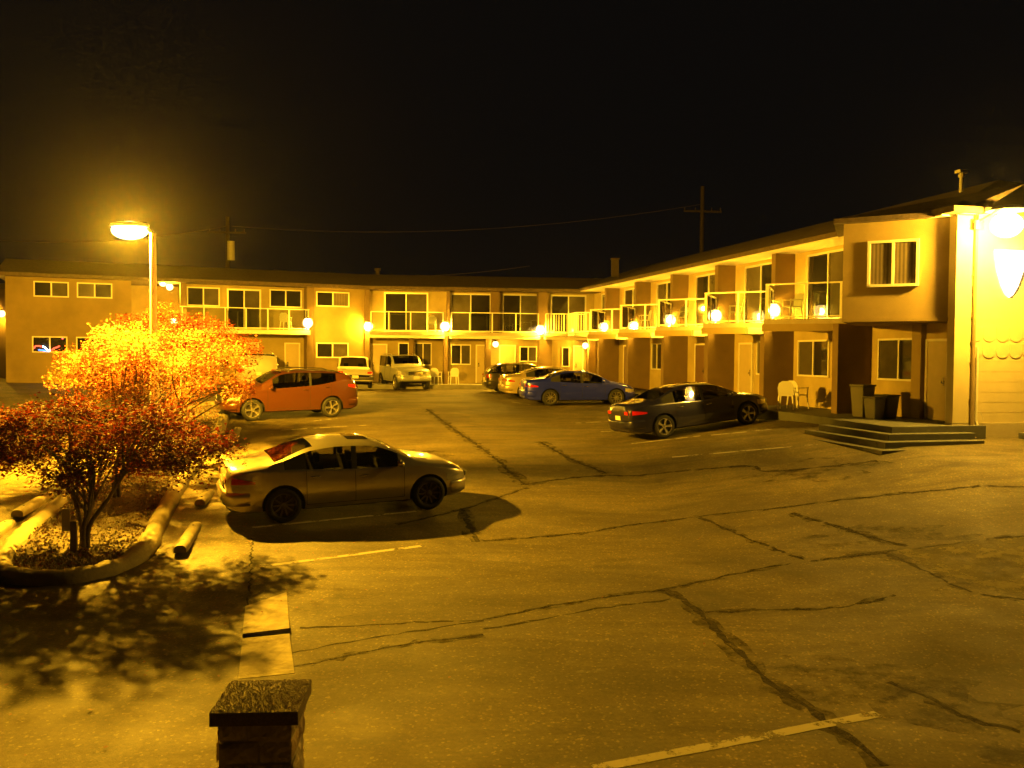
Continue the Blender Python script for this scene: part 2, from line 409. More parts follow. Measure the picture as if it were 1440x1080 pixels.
while cnt < 9000:
    x = random.uniform(x0, x1); y = y0 + (y1 - y0) * random.random() ** 1.5
    if not inpoly(x, y, cp): continue
    cnt += 1; s = random.uniform(.012, .032); a = random.uniform(0, 6.28); z = gz(x, y) + .095
    v = [(x + s * math.cos(a + q * 2.09), y + s * math.sin(a + q * 2.09), z + random.uniform(0, .02)) for q in range(3)] + [(x, y, z + s * 1.3)]
    mb.add(v, [(0, 1, 3), (1, 2, 3), (2, 0, 3)], random.choice((0, 0, 1)))
tag(mb.build('gravel', [mat('pebble', (.30, .24, .15), .8, var=.5, scale=9), mat('fallen_leaf', (.20, .06, .02), .8, var=.4, scale=9)], fix=False), kind='stuff')

def wheel_stop(a, b, r, label):
    A, B = ground(*a), ground(*b); d = (B - A); L_ = d.length
    o = empty('parking_stop', (A + B) / 2, math.atan2(d.y, d.x), label, 'parking stop', 'rounded concrete parking stops beside the planting bed')
    mb = MB(); nn = 12; prof = [(-1.0, 0), (-.98, .5), (-.75, .85), (-.35, 1.02), (.35, 1.02), (.75, .85), (.98, .5), (1.0, 0)]
    vs = []; fs = []
    for i in range(nn + 1):
        x = -L_ / 2 + L_ * i / nn; sc = r * (.9 if i in (0, nn) else 1 + random.uniform(-.05, .05))
        vs += [(x, p[0] * sc, p[1] * sc * 1.15) for p in prof]
    k = len(prof)
    fs = [(i * k + j, i * k + j + 1, (i + 1) * k + j + 1, (i + 1) * k + j) for i in range(nn) for j in range(k - 1)] + [tuple(range(k)), tuple(nn * k + j for j in reversed(range(k)))]
    mb.add(vs, fs); m_ = mb.build('concrete_body', M_CURB, o, smooth=True, angle=50)
    for x in (-L_ * .3, L_ * .3): rd = MB(); rd.tube([(x, 0, r * 1.1), (x, 0, r * 1.25)], .018, 8); rd.build('anchor_pin', M_DARKM, o)
wheel_stop((276, 738), (253, 782), .11, 'nearest rounded concrete parking stop right of the curb, mottled by leaf shadow')
wheel_stop((294, 692), (281, 714), .11, 'concrete parking stop in deep shade just behind the champagne sedan bumper')
wheel_stop((318, 640), (307, 662), .12, 'brightly lit concrete parking stop above the champagne sedan boot')
wheel_stop((335, 603), (327, 618), .12, 'small shaded concrete parking stop in front of the orange car')
wheel_stop((68, 696), (24, 732), .12, 'log shaped concrete parking stop left of the bed, dark end towards the camera')
wheel_stop((14, 737), (-24, 768), .12, 'concrete parking stop cut by the left edge of the picture')

mb = MB()
for _ in range(1500):
    a = random.uniform(0, 6.28); d = abs(random.gauss(0, 3.2)); x, y = -6.2 + d * math.cos(a), 15.0 + d * 1.3 * math.sin(a)
    if inpoly(x, y, cp) or y < 5: continue
    s = random.uniform(.012, .028); a = random.uniform(0, 6.28); z = gz(x, y) + .012
    mb.add([(x + s * math.cos(a + q * 1.571) * (1 if q % 2 else .6), y + s * math.sin(a + q * 1.571), z + random.uniform(0, .012)) for q in range(4)], [(0, 1, 2, 3)])
tag(mb.build('fallen_leaves', mat('dry_leaf', (.22, .07, .02), .8, var=.5, scale=9), fix=False), kind='stuff')
# wood post with little sign board
P = ground(104, 783); po = empty('marker_post', P, R(20), 'short square wooden post with a small pale board, before the maple trunk', 'marker post')
mb = MB().box((0, 0, .28), (.10, .10, .60)); mb.build('post', M_WOOD, po, bevel=.006)
mb = MB().box((-.11, .0, .60), (.12, .02, .36)); mb.build('board', mat('pale_board', (.62, .55, .36), .6), po, bevel=.003)

# pillar
P = Vector((at(357, 1000, 6.0).x, 6.22, gz(-1.7, 6.1)))
pil = empty('brick_pillar', P, R(4), 'low block pillar with a pebbled concrete cap at the bottom of the picture', 'pillar')
mb = MB(); W = .50; ch = .155; ztop = at(360, 1000, 5.95).z - .065 - P.z
M_BLK = [mat('split_block_a', (.70, .58, .34), .9, var=.5, scale=8, bump=.8, bscale=22), mat('split_block_b', (.55, .45, .27), .9, var=.5, scale=8, bump=.8, bscale=22), mat('split_block_c', (.64, .47, .27), .9, var=.5, scale=8, bump=.8, bscale=22)]
z = ztop; row = 0
while z > -.05:
    z0_ = z - ch
    cuts = [-.5, .05, .5] if row % 2 else [-.5, -.12, .5]
    for s_ in range(4):
        an = s_ * math.pi / 2; co, si = math.cos(an), math.sin(an)
        for a, b in zip(cuts, cuts[1:]):
            cx, w = (a + b) / 2 * W, (b - a) * W - .012
            cy = -W / 2 + .05 + random.uniform(-.012, .012)
            # rough faced block: grid front
            nxx, nz = 6, 4; vs = []; fs = []
            for j in range(nz + 1):
                for i in range(nxx + 1):
                    X = cx - w / 2 + w * i / nxx; Z = z0_ + .006 + (ch - .012) * j / nz
                    edge = i in (0, nxx) or j in (0, nz)
                    Y = cy - .05 - (0 if edge else random.uniform(.004, .022))
                    vs.append((X * co - Y * si, X * si + Y * co, Z))
            for j in range(nz):
                for i in range(nxx):
                    q = j * (nxx + 1) + i; fs.append((q, q + 1, q + nxx + 2, q + nxx + 1))
            mb.add(vs, fs, random.randrange(3))
    z = z0_; row += 1
mb.box((0, 0, ztop / 2 - .02), (W - .02, W - .02, ztop + .04), 0, 3)
mb.build('block_shaft', M_BLK + [mat('mortar', (.6, .52, .35), .9)], pil, fix=False)
mb = MB(); cw = .59 / 2
M_CAP = mat('pebbled_cap', (.24, .18, .09), .8, col2=(.11, .085, .05), scale=90, bump=.3, bscale=160, spec=.5)
n_ = 26; vs = []; fs = []
for j in range(n_ + 1):
    for i in range(n_ + 1):
        x = -cw + 2 * cw * i / n_; y = -cw + 2 * cw * j / n_; e = min(1, (cw - max(abs(x), abs(y))) / cw)
        vs.append((x, y, ztop + .065 + .02 * e + random.uniform(0, .0015)))
for j in range(n_):
    for i in range(n_):
        q = j * (n_ + 1) + i; fs.append((q, q + 1, q + n_ + 2, q + n_ + 1))
mb.add(vs, fs); mb.prism([(-cw, -cw), (cw, -cw), (cw, cw), (-cw, cw)], ztop - .028, ztop + .064)
for _ in range(5200):
    x, y = random.uniform(-cw, cw), random.uniform(-cw, cw); s = random.uniform(.0022, .005); e = min(1, (cw - max(abs(x), abs(y))) / cw); z = ztop + .068 + .02 * e
    a = random.uniform(0, 6.28); b_ = [(x + s * math.cos(a + q * 1.571), y + s * math.sin(a + q * 1.571), z) for q in range(4)] + [(x, y, z + s * 1.1)]
    mb.add(b_, [(0, 1, 4), (1, 2, 4), (2, 3, 4), (3, 0, 4)], random.choice((1, 1, 2)))
mb.build('cap', [M_CAP, mat('cap_pebble', (.28, .21, .12), .35, var=.4, scale=40), mat('cap_pebble_dark', (.15, .11, .065), .4, var=.4, scale=40)], pil, fix=False)
# ------------------------------------------------------------------ motel
class Fac:
    def __init__(s, A, d):
        s.A = Vector((A[0], A[1])); s.d = Vector(d).normalized(); s.n = Vector((s.d.y, -s.d.x))
        if s.n.y > 0: s.n = -s.n
    def pt(s, u, o, z): q = s.A + s.d * u + s.n * o; return (q.x, q.y, z)
    def hit(s, px, py, o=0):
        r = ray(px, py); q = s.A + s.n * o
        t = (q - EYE.xy).dot(s.n) / Vector((r.x, r.y)).dot(s.n)
        p = EYE + r * t; return (p.xy - s.A).dot(s.d), p.z
    def box(s, mb, u0, u1, o0, o1, z0, z1, mi=0):
        mb.box8([s.pt(u0, o0, z0), s.pt(u1, o0, z0), s.pt(u1, o1, z0), s.pt(u0, o1, z0), s.pt(u0, o0, z1), s.pt(u1, o0, z1), s.pt(u1, o1, z1), s.pt(u0, o1, z1)], mi)
    def rz(s): return math.atan2(s.d.y, s.d.x)
F0 = (9.70, 25.80)
RW = Fac(F0, (-.2370, .9715))
a0 = at(8, 470, 40.9); a1 = at(519, 470, 47.8)
FA = Fac(a0.xy, (a1 - a0).xy)
ULEN = (a1 - a0).xy.length
B1 = Vector(RW.pt(24.0, 0, 0)).xy
FB = Fac(a1.xy, B1 - a1.xy); BLEN = (B1 - a1.xy).length
EAVE, FLR, SLB = 5.05, 2.75, 2.58
WALLO = -.72

def window(f, parent, px0, py0, px1, py1, o=0, name='window', pane=(0, 1), rect=None, mull=True, fr=.055):
    if rect: u0, u1, z0, z1 = rect
    else:
        u0, zt = f.hit(px0, py0, o); u1, zb = f.hit(px1, py1, o)
        zt2 = f.hit(px1, py0, o)[1]; z1 = (zt + zt2) / 2 if f is not RW else zt2
        z0 = zb
        if u0 > u1: u0, u1 = u1, u0
    mb = MB(); t0, t1 = o + .002, o + .06
    f.box(mb, u0, u0 + fr, t0, t1, z0, z1); f.box(mb, u1 - fr, u1, t0, t1, z0, z1)
    f.box(mb, u0 + fr, u1 - fr, t0, t1, z1 - fr, z1); f.box(mb, u0 + fr, u1 - fr, t0, t1 + .02, z0, z0 + fr)
    um = (u0 + u1) / 2
    if mull: f.box(mb, um - .03, um + .03, t0, t1 - .008, z0 + fr, z1 - fr)
    w = mb.build(name, M_FRAME if name != 'window' else M_TRIM, parent)
    P = [M_PANE, M_PANE2, M_BLIND]
    halves = [(u0 + fr, um - .03), (um + .03, u1 - fr)] if mull else [(u0 + fr, u1 - fr)]
    for (a, b), k in zip(halves, pane):
        pm = MB(); f.box(pm, a, b, o + .003, o + (.014 if k else .022), z0 + fr, z1 - fr); pm.build('pane', P[k], w)
    return u0, u1, z0, z1
def door(f, parent, u0, u1, z0, o, m_=None, h=2.05):
    mb = MB(); f.box(mb, u0, u1, o + .002, o + .045, z0 + .01, z0 + h)
    d = mb.build('door', m_ or M_DOOR, parent)
    fr = MB(); f.box(fr, u0 - .07, u0 - .002, o + .002, o + .07, z0, z0 + h + .07); f.box(fr, u1 + .002, u1 + .07, o + .002, o + .07, z0, z0 + h + .07); f.box(fr, u0 - .002, u1 + .002, o + .002, o + .07, z0 + h + .002, z0 + h + .07)
    fr.build('door_frame', M_TRIM, d)
    hd = MB(); ph = f.pt(u0 + .1, o + .09, z0 + 1.0); f.box(hd, u0 + .07, u0 + .13, o + .046, o + .055, z0 + .9, z0 + 1.12); hd.ell(ph, (.035, .035, .035), 8, 6)
    f.box(hd, u0 + .09, u0 + .11, o + .05, o + .08, z0 + .99, z0 + 1.01)
    hd.build('handle', M_CHROME, d)

def rail(parent, pts, z0, posts, balusters=False, glassy=True):
    """pts polyline xy; posts = list of (segment, t)"""
    mb = MB(); P = [Vector((p[0], p[1], 0)) for p in pts]
    for a, b in zip(P, P[1:]):
        d = (b - a); an = math.atan2(d.y, d.x); c = (a + b) / 2
        mb.box((c.x, c.y, z0 + 1.05), (d.length, .055, .04), an); mb.box((c.x, c.y, z0 + .07), (d.length - .06, .035, .035), an)
    for s_, t in posts:
        a, b = P[s_], P[s_ + 1]; c = a.lerp(b, t); d = b - a
        mb.box((c.x, c.y, z0 + .514), (.058, .058, 1.028), math.atan2(d.y, d.x))
    r = mb.build('railing', M_RAIL, parent)
    if balusters:
        bb = MB()
        for a, b in zip(P, P[1:]):
            nn = int((b - a).length / .13)
            for i in range(1, nn): c = a.lerp(b, i / nn); bb.box((c.x, c.y, z0 + .555), (.018, .018, .93), 0)
        bb.build('balusters', M_RAIL, parent)
    elif glassy:
        gb = MB()
        for a, b in zip(P, P[1:]):
            d = (b - a); an = math.atan2(d.y, d.x); c = (a + b) / 2
            gb.box((c.x, c.y, z0 + .555), (d.length - .08, .008, .90), an)
        gb.build('glass_panel', M_RGLASS, parent)
    return r

# ---- right wing
rw = empty('motel_wing', (0, 0, 0), 0, 'two storey motel wing on the right with angled balconies and a pale gable wall', 'motel')
UN = 4.15; CU, CO = 1.70, 1.72      # balcony point measured from the far fin towards the near fin: CU along, CO out
def Fp(k, o=0): return RW.pt(UN * k, o, 0)
def Cp(k): return RW.pt(UN * k - 2.45, 1.72, 0)
mb = MB()
RW.box(mb, -4.3, 24.9, WALLO, WALLO - .25, -.8, EAVE + .02)
mb.build('wall', M_WALL, rw)
mb = MB(); RW.box(mb, 0, 24.3, WALLO + .001, .0, SLB, FLR); mb.build('floor_slab', M_SLAB, rw)
mb = MB(); RW.box(mb, -4.3, 24.4, WALLO + .001, .42, EAVE, EAVE + .03); mb.build('soffit', M_TRIM, rw)
for k in range(0, 6):
    u = UN * k
    f_ = MB(); RW.box(f_, u - .13, u + .13, WALLO + .001, 0.004, FLR + .001 if k else SLB, EAVE - .002)
    if k: f_.build('upper_fin', M_FIN, rw)
    f_ = MB(); RW.box(f_, u - .14, u + .14, WALLO + .001, .38, -.75, SLB - .002); f_.build('lower_fin', M_FIN, rw)
for k in range(1, 6):
    b = MB(); tri = [Fp(k, .002), Cp(k), Fp(k - 1, .002)]
    b.prism(tri, SLB + .02, FLR - .002); bo = b.build('balcony', M_SLAB, rw)
    c = Vector(Cp(k)).xy; f0 = Vector(Fp(k - 1)).xy; f1 = Vector(Fp(k)).xy
    bm_ = MB(); d = (f0 - c).normalized(); nn = Vector((d.y, -d.x))
    if nn.y > 0: nn = -nn
    A = c - d * .05; B = f0 + d * .0
    A2, B2 = A - nn * .14, B - nn * .14
    bm_.prism([A + nn * .02, B + nn * .02, B2, A2], SLB - .20, SLB + .018)
    q = Vector(RW.pt(UN * k, .30, 0)).xy; e = Vector(RW.pt(UN * k, .75, 0)).xy
    bm_.build('edge_beam', M_WALL2, bo)
    st = MB(); RW.box(st, UN * k - .10, UN * k + .10, .0, .95, SLB - .22, SLB - .004); st.build('bracket', M_TRIM, bo)
    inset = lambda p, q_: p + (q_ - p).normalized() * .06
    gc = c + (( f0 - c).normalized() + (f1 - c).normalized()) * .06
    rail(bo, [f1 + (gc - f1).normalized() * .05, gc, f0 + (gc - f0).normalized() * .12], FLR, [(0, .03), (0, .5), (0, .97), (1, 0.02), (1, .52), (1, .97)])
    # upper slider
    window(RW, rw, 0, 0, 0, 0, WALLO, 'patio_door', pane=(1, 0) if k % 2 else (0, 1), rect=(UN * k - 3.25, UN * k - .95, FLR + .02, 4.93), fr=.07)
    # lower openings
    if k == 1:
        window(RW, rw, 1124, 477.5, 1167, 531, WALLO, pane=(0, 1))
        door(RW, rw, UN * k - 3.85, UN * k - 2.95, 0, WALLO)
    elif k == 2:
        door(RW, rw, UN * k - 1.55, UN * k - .65, 0, WALLO); window(RW, rw, 0, 0, 0, 0, WALLO, rect=(UN * k - 3.7, UN * k - 1.9, .95, 2.18))
    elif k == 3:
        door(RW, rw, UN * k - 1.9, UN * k - 1.0, 0, WALLO, M_DOORD); window(RW, rw, 0, 0, 0, 0, WALLO, rect=(UN * k - 3.6, UN * k - 2.3, .95, 2.18))
    elif k == 4:
        window(RW, rw, 0, 0, 0, 0, WALLO, rect=(UN * k - 1.7, UN * k - .4, .95, 2.18)); door(RW, rw, UN * k - 3.4, UN * k - 2.5, 0, WALLO, M_DOORD)
    else:
        door(RW, rw, UN * k - 1.9, UN * k - 1.0, 0, WALLO, M_DOORD); window(RW, rw, 0, 0, 0, 0, WALLO, rect=(UN * k - 3.6, UN * k - 2.3, .95, 2.18), pane=(1, 1))
# last bay rail with balusters
b = MB(); p1, p2, p3 = RW.pt(20.75, .002, 0), RW.pt(21.3, 1.45, 0), RW.pt(23.6, 1.2, 0)
b.prism([p1, p2, p3, RW.pt(24.0, .002, 0)], SLB + .02, FLR - .002); bo = b.build('balcony', M_SLAB, rw)
rail(bo, [RW.pt(20.85, .1, 0), RW.pt(21.36, 1.38, 0), RW.pt(23.55, 1.15, 0)], FLR, [(0, .03), (0, .97), (1, .97)], True)
window(RW, rw, 0, 0, 0, 0, WALLO, 'patio_door', rect=(21.2, 23.3, FLR + .02, 4.93), fr=.07)

# unit 0: enclosed upper room over the porch
C0 = Vector(RW.pt(-2.40, 1.80, 0)).xy; E0 = Vector(RW.pt(-4.28, .0, 0)).xy
mb = MB(); mb.prism([Vector(RW.pt(0, -.3, 0)).xy, C0, E0, Vector(RW.pt(-4.28, WALLO + .002, 0)).xy, Vector(RW.pt(0, WALLO + .002, 0)).xy], 2.53, EAVE - .004)
blk = mb.build('projecting_room', M_WALL2, rw)
RM = Fac(C0, E0 - C0)
window(RM, blk, 1221, 337.5, 1292, 402, 0, pane=(2, 2), fr=.065)
cm = MB(); d_ = (E0 - C0).length
RM.box(cm, 0.02, d_ - .1, .002, .03, 2.53, 2.62); cm.build('base_trim', M_WALL2, blk)
window(RW, rw, 1237, 475, 1295.5, 537, WALLO, pane=(0, 1))
u_d0 = RW.hit(1307, 500, WALLO)[0]; u_d1 = RW.hit(1334, 500, WALLO)[0]
door(RW, rw, min(u_d0, u_d1), max(u_d0, u_d1), 0, WALLO)
mb = MB(); ua = RW.hit(1289, 500, WALLO)[0]; ub = RW.hit(1302, 500, WALLO)[0]; RW.box(mb, min(ua, ub), max(ua, ub), WALLO + .001, WALLO + .16, 0, 2.5); mb.build('pilaster', M_WALL2, rw)
# gable end wall
GE = Fac(Vector(RW.pt(-4.42, .10, 0)).xy, (.9715, .2370))
mb = MB(); GE.box(mb, 0, 10.2, 0, -.22, .04, EAVE + .12); ge = mb.build('end_wall', M_SIDING, rw)
mb = MB(); GE.box(mb, -.02, 10.2, .03, -.24, -1.0, .036); mb.build('foundation', mat('foundation_paint', (.46, .40, .26), .85, bump=.4), rw)
mb = MB(); GE.box(mb, .0, .46, .001, .03, .05, EAVE + .02); mb.build('corner_board', M_SIDING, ge)
lap = MB(); z = .30
while z < EAVE - .05:
    if not (1.70 < z < 2.35): GE.box(lap, .47, 10.1, .001, .0025, z, z + .004); pass
    z += .25
lap.build('lap_boards', M_SIDING, ge)
sc_ = MB()
for row, zb in enumerate((2.02, 1.62)):
    x = .62 - (row * .0)
    while x < 10:
        n_ = 10; w = .185; top = zb + .36; pts = [(x - w, top), (x - w, zb + .16)] + [(x + w * math.cos(math.pi + math.pi * i / n_) , zb + .16 + .15 * math.sin(math.pi + math.pi * i / n_)) for i in range(1, n_)] + [(x + w, zb + .16), (x + w, top)]
        o0, o1 = .002, .010 + .003 * row
        vs = [GE.pt(u, o0, zz) for u, zz in pts] + [GE.pt(u, o1 if zz < top else .012, zz) for u, zz in pts]; k_ = len(pts)
        sc_.add(vs, [tuple(range(k_, 2 * k_))] + [(i, (i + 1) % k_, k_ + (i + 1) % k_, k_ + i) for i in range(k_)])
        x += .39
sc_.build('scallop_shingles', M_SIDING, ge)
fb = MB(); GE.box(fb, .05, 10.3, .001, .16, EAVE + .03, EAVE + .24); fb.build('fascia', M_TRIM, rw)
dp = MB(); dp.tube([GE.pt(.50, .085, EAVE + .03), GE.pt(.50, .085, -.15), GE.pt(.52, .18, -.32)], .042, 10); 
for zz in (.6, 1.5, 2.0, 2.6, 3.6): GE.box(dp, .44, .56, .001, .06, zz, zz + .03)
dp.build('downspout', mat('downspout_paint', (.34, .25, .12), .5), ge)
dp = MB(); dp.tube([GE.pt(.66, .04, 1.9), GE.pt(.66, .04, .1), GE.pt(.70, .10, -.1), GE.pt(.80, .16, -.38)], .03, 8); dp.tube([GE.pt(.66, .05, .35), GE.pt(.78, .07, .30), GE.pt(.86, .06, .12)], .008, 6); dp.build('conduit', M_TRIM, ge)

# roof of the right wing
RD = 9.6
def rp(u, o, z): return RW.pt(u, o, z)
mb = MB(); zE = EAVE + .035
e0, e1 = rp(-4.75, .45, zE), rp(29, .45, zE); r0, r1 = rp(-0.2, -4.9, 6.95), rp(29, -4.9, 6.95); k0, k1 = rp(-4.75, -10.3, zE), rp(29, -10.3, zE)
mb.add([e0, e1, r0, r1, k0, k1], [(0, 1, 3, 2), (2, 3, 5, 4), (0, 2, 4), (1, 5, 3)])
dn = .14
mb.add([e0, e1, (e0[0], e0[1], zE + dn), (e1[0], e1[1], zE + dn)], [(0, 1, 3, 2)])
rf = MB(); 
def up_(p, d): return (p[0], p[1], p[2] + d)
rf.add([e0, e1, k1, k0, up_(e0, dn), up_(e1, dn), up_(k1, dn), up_(k0, dn), r0, r1],
       [(0, 1, 2, 3), (0, 4, 5, 1), (1, 5, 9, 6, 2), (2, 6, 7, 3), (3, 7, 4, 0), (4, 8, 9, 5), (6, 9, 8, 7), (4, 7, 8)])
roof = rf.build('roof', M_ROOF, rw)
# hip wing over the projecting room
ov = Vector(RM.n) * .16
c0 = C0 + ov - RM.d * .22; c1 = E0 + ov + RM.d * .1
rf = MB(); rf.add([(c0.x, c0.y, zE - .03), (c1.x, c1.y, zE - .03), rp(-4.5, -.3, zE - .03), rp(.9, -.3, zE - .03), (c0.x, c0.y, zE + .09), (c1.x, c1.y, zE + .09), rp(-4.4, -1.9, 5.93), rp(.9, -1.9, 5.93)],
                   [(0, 1, 2, 3), (0, 4, 5, 1), (4, 7, 6, 5), (0, 3, 7, 4), (1, 5, 6, 2), (2, 6, 7, 3)])
rf.build('roof_return', M_ROOF, rw)
# chimney + roof vent
p = at(865, 372, 47); cz = at(865, 372, 47).z - .2
ch_ = MB().box((p.x, p.y, cz), (.36, .36, .9)); ch_.box((p.x, p.y, cz + .49), (.44, .44, .07)); ch_.build('chimney', M_UPOLE, roof)
p = at(1352, 243, 26.5)
vt = MB(); vt.tube([(p.x, p.y, p.z - .75), (p.x, p.y, p.z)], .05, 10); vt.box((p.x, p.y, p.z + .03), (.30, .22, .09), .3); vt.tube([(p.x, p.y, p.z - .05), (p.x + .0, p.y, p.z - .13)], .09, 10); vt.build('roof_vent', M_TRIM, roof)
# walk and porch steps
WK = RW
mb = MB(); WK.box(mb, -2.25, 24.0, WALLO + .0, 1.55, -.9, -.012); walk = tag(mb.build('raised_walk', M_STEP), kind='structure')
sp = empty('porch_steps', RW.pt(-3, 1.2, -.4), 0, 'wide grey concrete porch platform with steps wrapping its corner beside the end wall', 'steps')
org = Vector(sp.location)
def sbox(mb, u0, u1, o0, o1, z0, z1):
    n0 = len(mb.v); RW.box(mb, u0, u1, o0, o1, z0, z1)
    mb.v[n0:] = [(a - org.x, b - org.y, c - org.z) for a, b, c in mb.v[n0:]]
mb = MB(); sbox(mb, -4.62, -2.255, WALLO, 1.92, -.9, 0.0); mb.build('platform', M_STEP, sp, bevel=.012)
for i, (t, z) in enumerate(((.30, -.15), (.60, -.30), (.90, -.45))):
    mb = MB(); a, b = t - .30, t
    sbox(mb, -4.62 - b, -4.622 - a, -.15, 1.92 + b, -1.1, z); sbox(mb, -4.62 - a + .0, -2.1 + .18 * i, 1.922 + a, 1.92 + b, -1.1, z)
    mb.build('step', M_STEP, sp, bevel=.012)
# second little stair right
st2 = empty('side_steps', GE.pt(1.15, .5, -.50), GE.rz(), 'low dark steps at the right edge below the pale end wall', 'steps')
for i in range(2):
    mb = MB().box((1.6 + .22 * i, -.1 * i, .07 + .17 * i), (2.8 - .22, 1.0 - .35 * i, .17 - .004)); mb.build('step', M_STEP, st2, bevel=.01)

# ---- far wing
fwg = empty('motel_wing', (0, 0, 0), 0, 'long two storey motel wing across the far end of the car park', 'motel')
uA = lambda px, o=0: FA.hit(px, 450, o)[0]
uB = lambda px, o=0: FB.hit(px, 450, o)[0]
mb = MB()
u185, u262, u431, u441 = uA(185), uA(257), uA(431), uA(441)
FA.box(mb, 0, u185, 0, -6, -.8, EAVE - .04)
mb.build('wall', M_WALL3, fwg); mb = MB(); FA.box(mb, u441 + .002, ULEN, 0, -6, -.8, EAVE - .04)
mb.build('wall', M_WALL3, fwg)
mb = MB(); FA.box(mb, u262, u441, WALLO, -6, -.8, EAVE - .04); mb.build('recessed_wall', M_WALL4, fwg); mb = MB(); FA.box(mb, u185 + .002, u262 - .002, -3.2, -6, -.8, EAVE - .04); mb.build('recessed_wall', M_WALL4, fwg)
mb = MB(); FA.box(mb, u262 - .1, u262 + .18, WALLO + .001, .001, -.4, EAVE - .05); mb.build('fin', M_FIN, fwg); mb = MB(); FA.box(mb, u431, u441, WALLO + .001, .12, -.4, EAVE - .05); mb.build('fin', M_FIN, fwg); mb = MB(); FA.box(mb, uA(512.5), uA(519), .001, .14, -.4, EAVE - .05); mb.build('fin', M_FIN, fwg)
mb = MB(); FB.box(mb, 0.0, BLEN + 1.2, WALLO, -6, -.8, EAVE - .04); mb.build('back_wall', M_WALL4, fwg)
mb = MB(); FA.box(mb, u185 + .002, u431, -3.2, .001, SLB, FLR); mb.build('floor_slab', M_SLAB, fwg); mb = MB(); FB.box(mb, 0.02, BLEN + .2, WALLO + .001, .001, SLB, FLR); mb.build('floor_slab', M_SLAB, fwg)
for r_, pn in (((47, 396, 97, 418.5), (0, 1)), ((108, 398, 158, 420), (1, 0)), ((45, 473, 95, 496), (0, 0)), ((107, 474, 158, 497), (0, 1)), ((444.5, 410.5, 491, 432), (0, 2)), ((444.5, 482, 490, 503.5), (0, 1))):
    window(FA, fwg, *r_, 0, pane=pn)
window(FA, fwg, 262.6, 404, 309, 431, WALLO, pane=(0, 1)); window(FA, fwg, 379, 407.6, 424, 433, WALLO, pane=(0, 0))
u0, u1 = FA.hit(319, 407, WALLO)[0], FA.hit(367, 407, WALLO)[0]; window(FA, fwg, 0, 0, 0, 0, WALLO, 'patio_door', rect=(u0, u1, FLR + .02, 4.85), fr=.08)
door(FA, fwg, uA(401.7, WALLO), uA(420, WALLO), 0, WALLO)
door(FA, fwg, uA(345, WALLO), uA(362, WALLO), 0, WALLO)
b = MB(); FA.box(b, u262 - .3, u431 - .02, .002, 1.0, SLB, FLR - .002); bo = b.build('balcony', M_SLAB, fwg)
rail(bo, [FA.pt(u262 - .2, .95, 0), FA.pt(u431 - .06, .95, 0), FA.pt(u431 - .06, .05, 0)], FLR, [(0, t) for t in (.02, .18, .34, .50, .67, .84, .995)] + [(1, .9)])
mb = MB(); FA.box(mb, u262 - .3, u431 - .02, 1.002, 1.03, SLB - .06, FLR - .03); mb.build('fascia', M_TRIM, bo)
# seg B
for p0, p1, w in ((628, 632.5, .0), (691, 702, .0), (757, 770, 0)):
    mb = MB(); FB.box(mb, uB(p0), uB(p1), WALLO + .001, .002, FLR + .001, EAVE - .05); mb.build('upper_fin', M_FIN, fwg)
for p0, p1 in ((575, 581.7), (624, 630), (683, 690.6), (758, 776), (828, 838)):
    mb = MB(); FB.box(mb, uB(p0), uB(p1), WALLO + .001, .12, -.4, SLB - .001); mb.build('lower_fin', M_FIN, fwg)
for k, (p0, p1) in enumerate(((540, 602), (632.8, 690.6), (706, 757), (774, 824))):
    u0, u1 = FB.hit(p0, 450, WALLO)[0], FB.hit(p1, 450, WALLO)[0]
    window(FB, fwg, 0, 0, 0, 0, WALLO, 'patio_door', rect=(u0, u1, FLR + .02, 4.93), fr=.08, pane=((0, 1), (1, 0), (0, 1), (0, 1))[k])
for p0, p1, dm in ((523, 543, None), (671, 682, None), (704, 724, None), (808, 819, None)):
    door(FB, fwg, uB(p0, WALLO), uB(p1, WALLO), 0, WALLO, dm)
for r_, pn in (((560, 482, 575, 503), (0,)), ((582.6, 482, 607, 514), (1, 1)), ((634, 484.4, 662, 513), (0, 1)), ((730.5, 487, 755, 509), (0, 1)), ((790, 488, 801, 516), (0,))):
    window(FB, fwg, *r_, WALLO, pane=pn, mull=len(pn) > 1)
for p0, pm_, p1, fl in ((520, 578, 625, 0), (631, 692, 757, 0), (762, 792, 822, 1)):
    ua, um, ub = uB(p0) + .02, uB(pm_, .6), uB(p1) - .02
    b = MB(); b.prism([Vector(FB.pt(ua, .003, 0)).xy, Vector(FB.pt(ua, .9, 0)).xy, Vector(FB.pt(um, 1.0, 0)).xy, Vector(FB.pt(ub, .8, 0)).xy, Vector(FB.pt(ub, .003, 0)).xy], SLB + .01, FLR - .003)
    bo = b.build('balcony', M_SLAB, fwg)
    rail(bo, [FB.pt(ua + .06, .84, 0), FB.pt(um, .94, 0), FB.pt(ub - .06, .74, 0)], FLR, [(0, .01), (0, .45), (0, .99), (1, .5), (1, .99)], balusters=bool(fl))
    mb = MB(); FB.box(mb, ua, ub, .78 if not fl else .7, .80 if not fl else .72, SLB - .16, SLB + .008); mb.build('fascia', M_TRIM, bo)
mb = MB(); FA.box(mb, -1, ULEN + .2, -5.9, 1.45, -.9, -.03); tag(mb.build('walkway_left', M_CONC), kind='structure')
mb = MB(); FB.box(mb, 0.2, BLEN - 1.0, -2, 1.40, -.9, -.034); tag(mb.build('walkway_right', M_CONC), kind='structure')
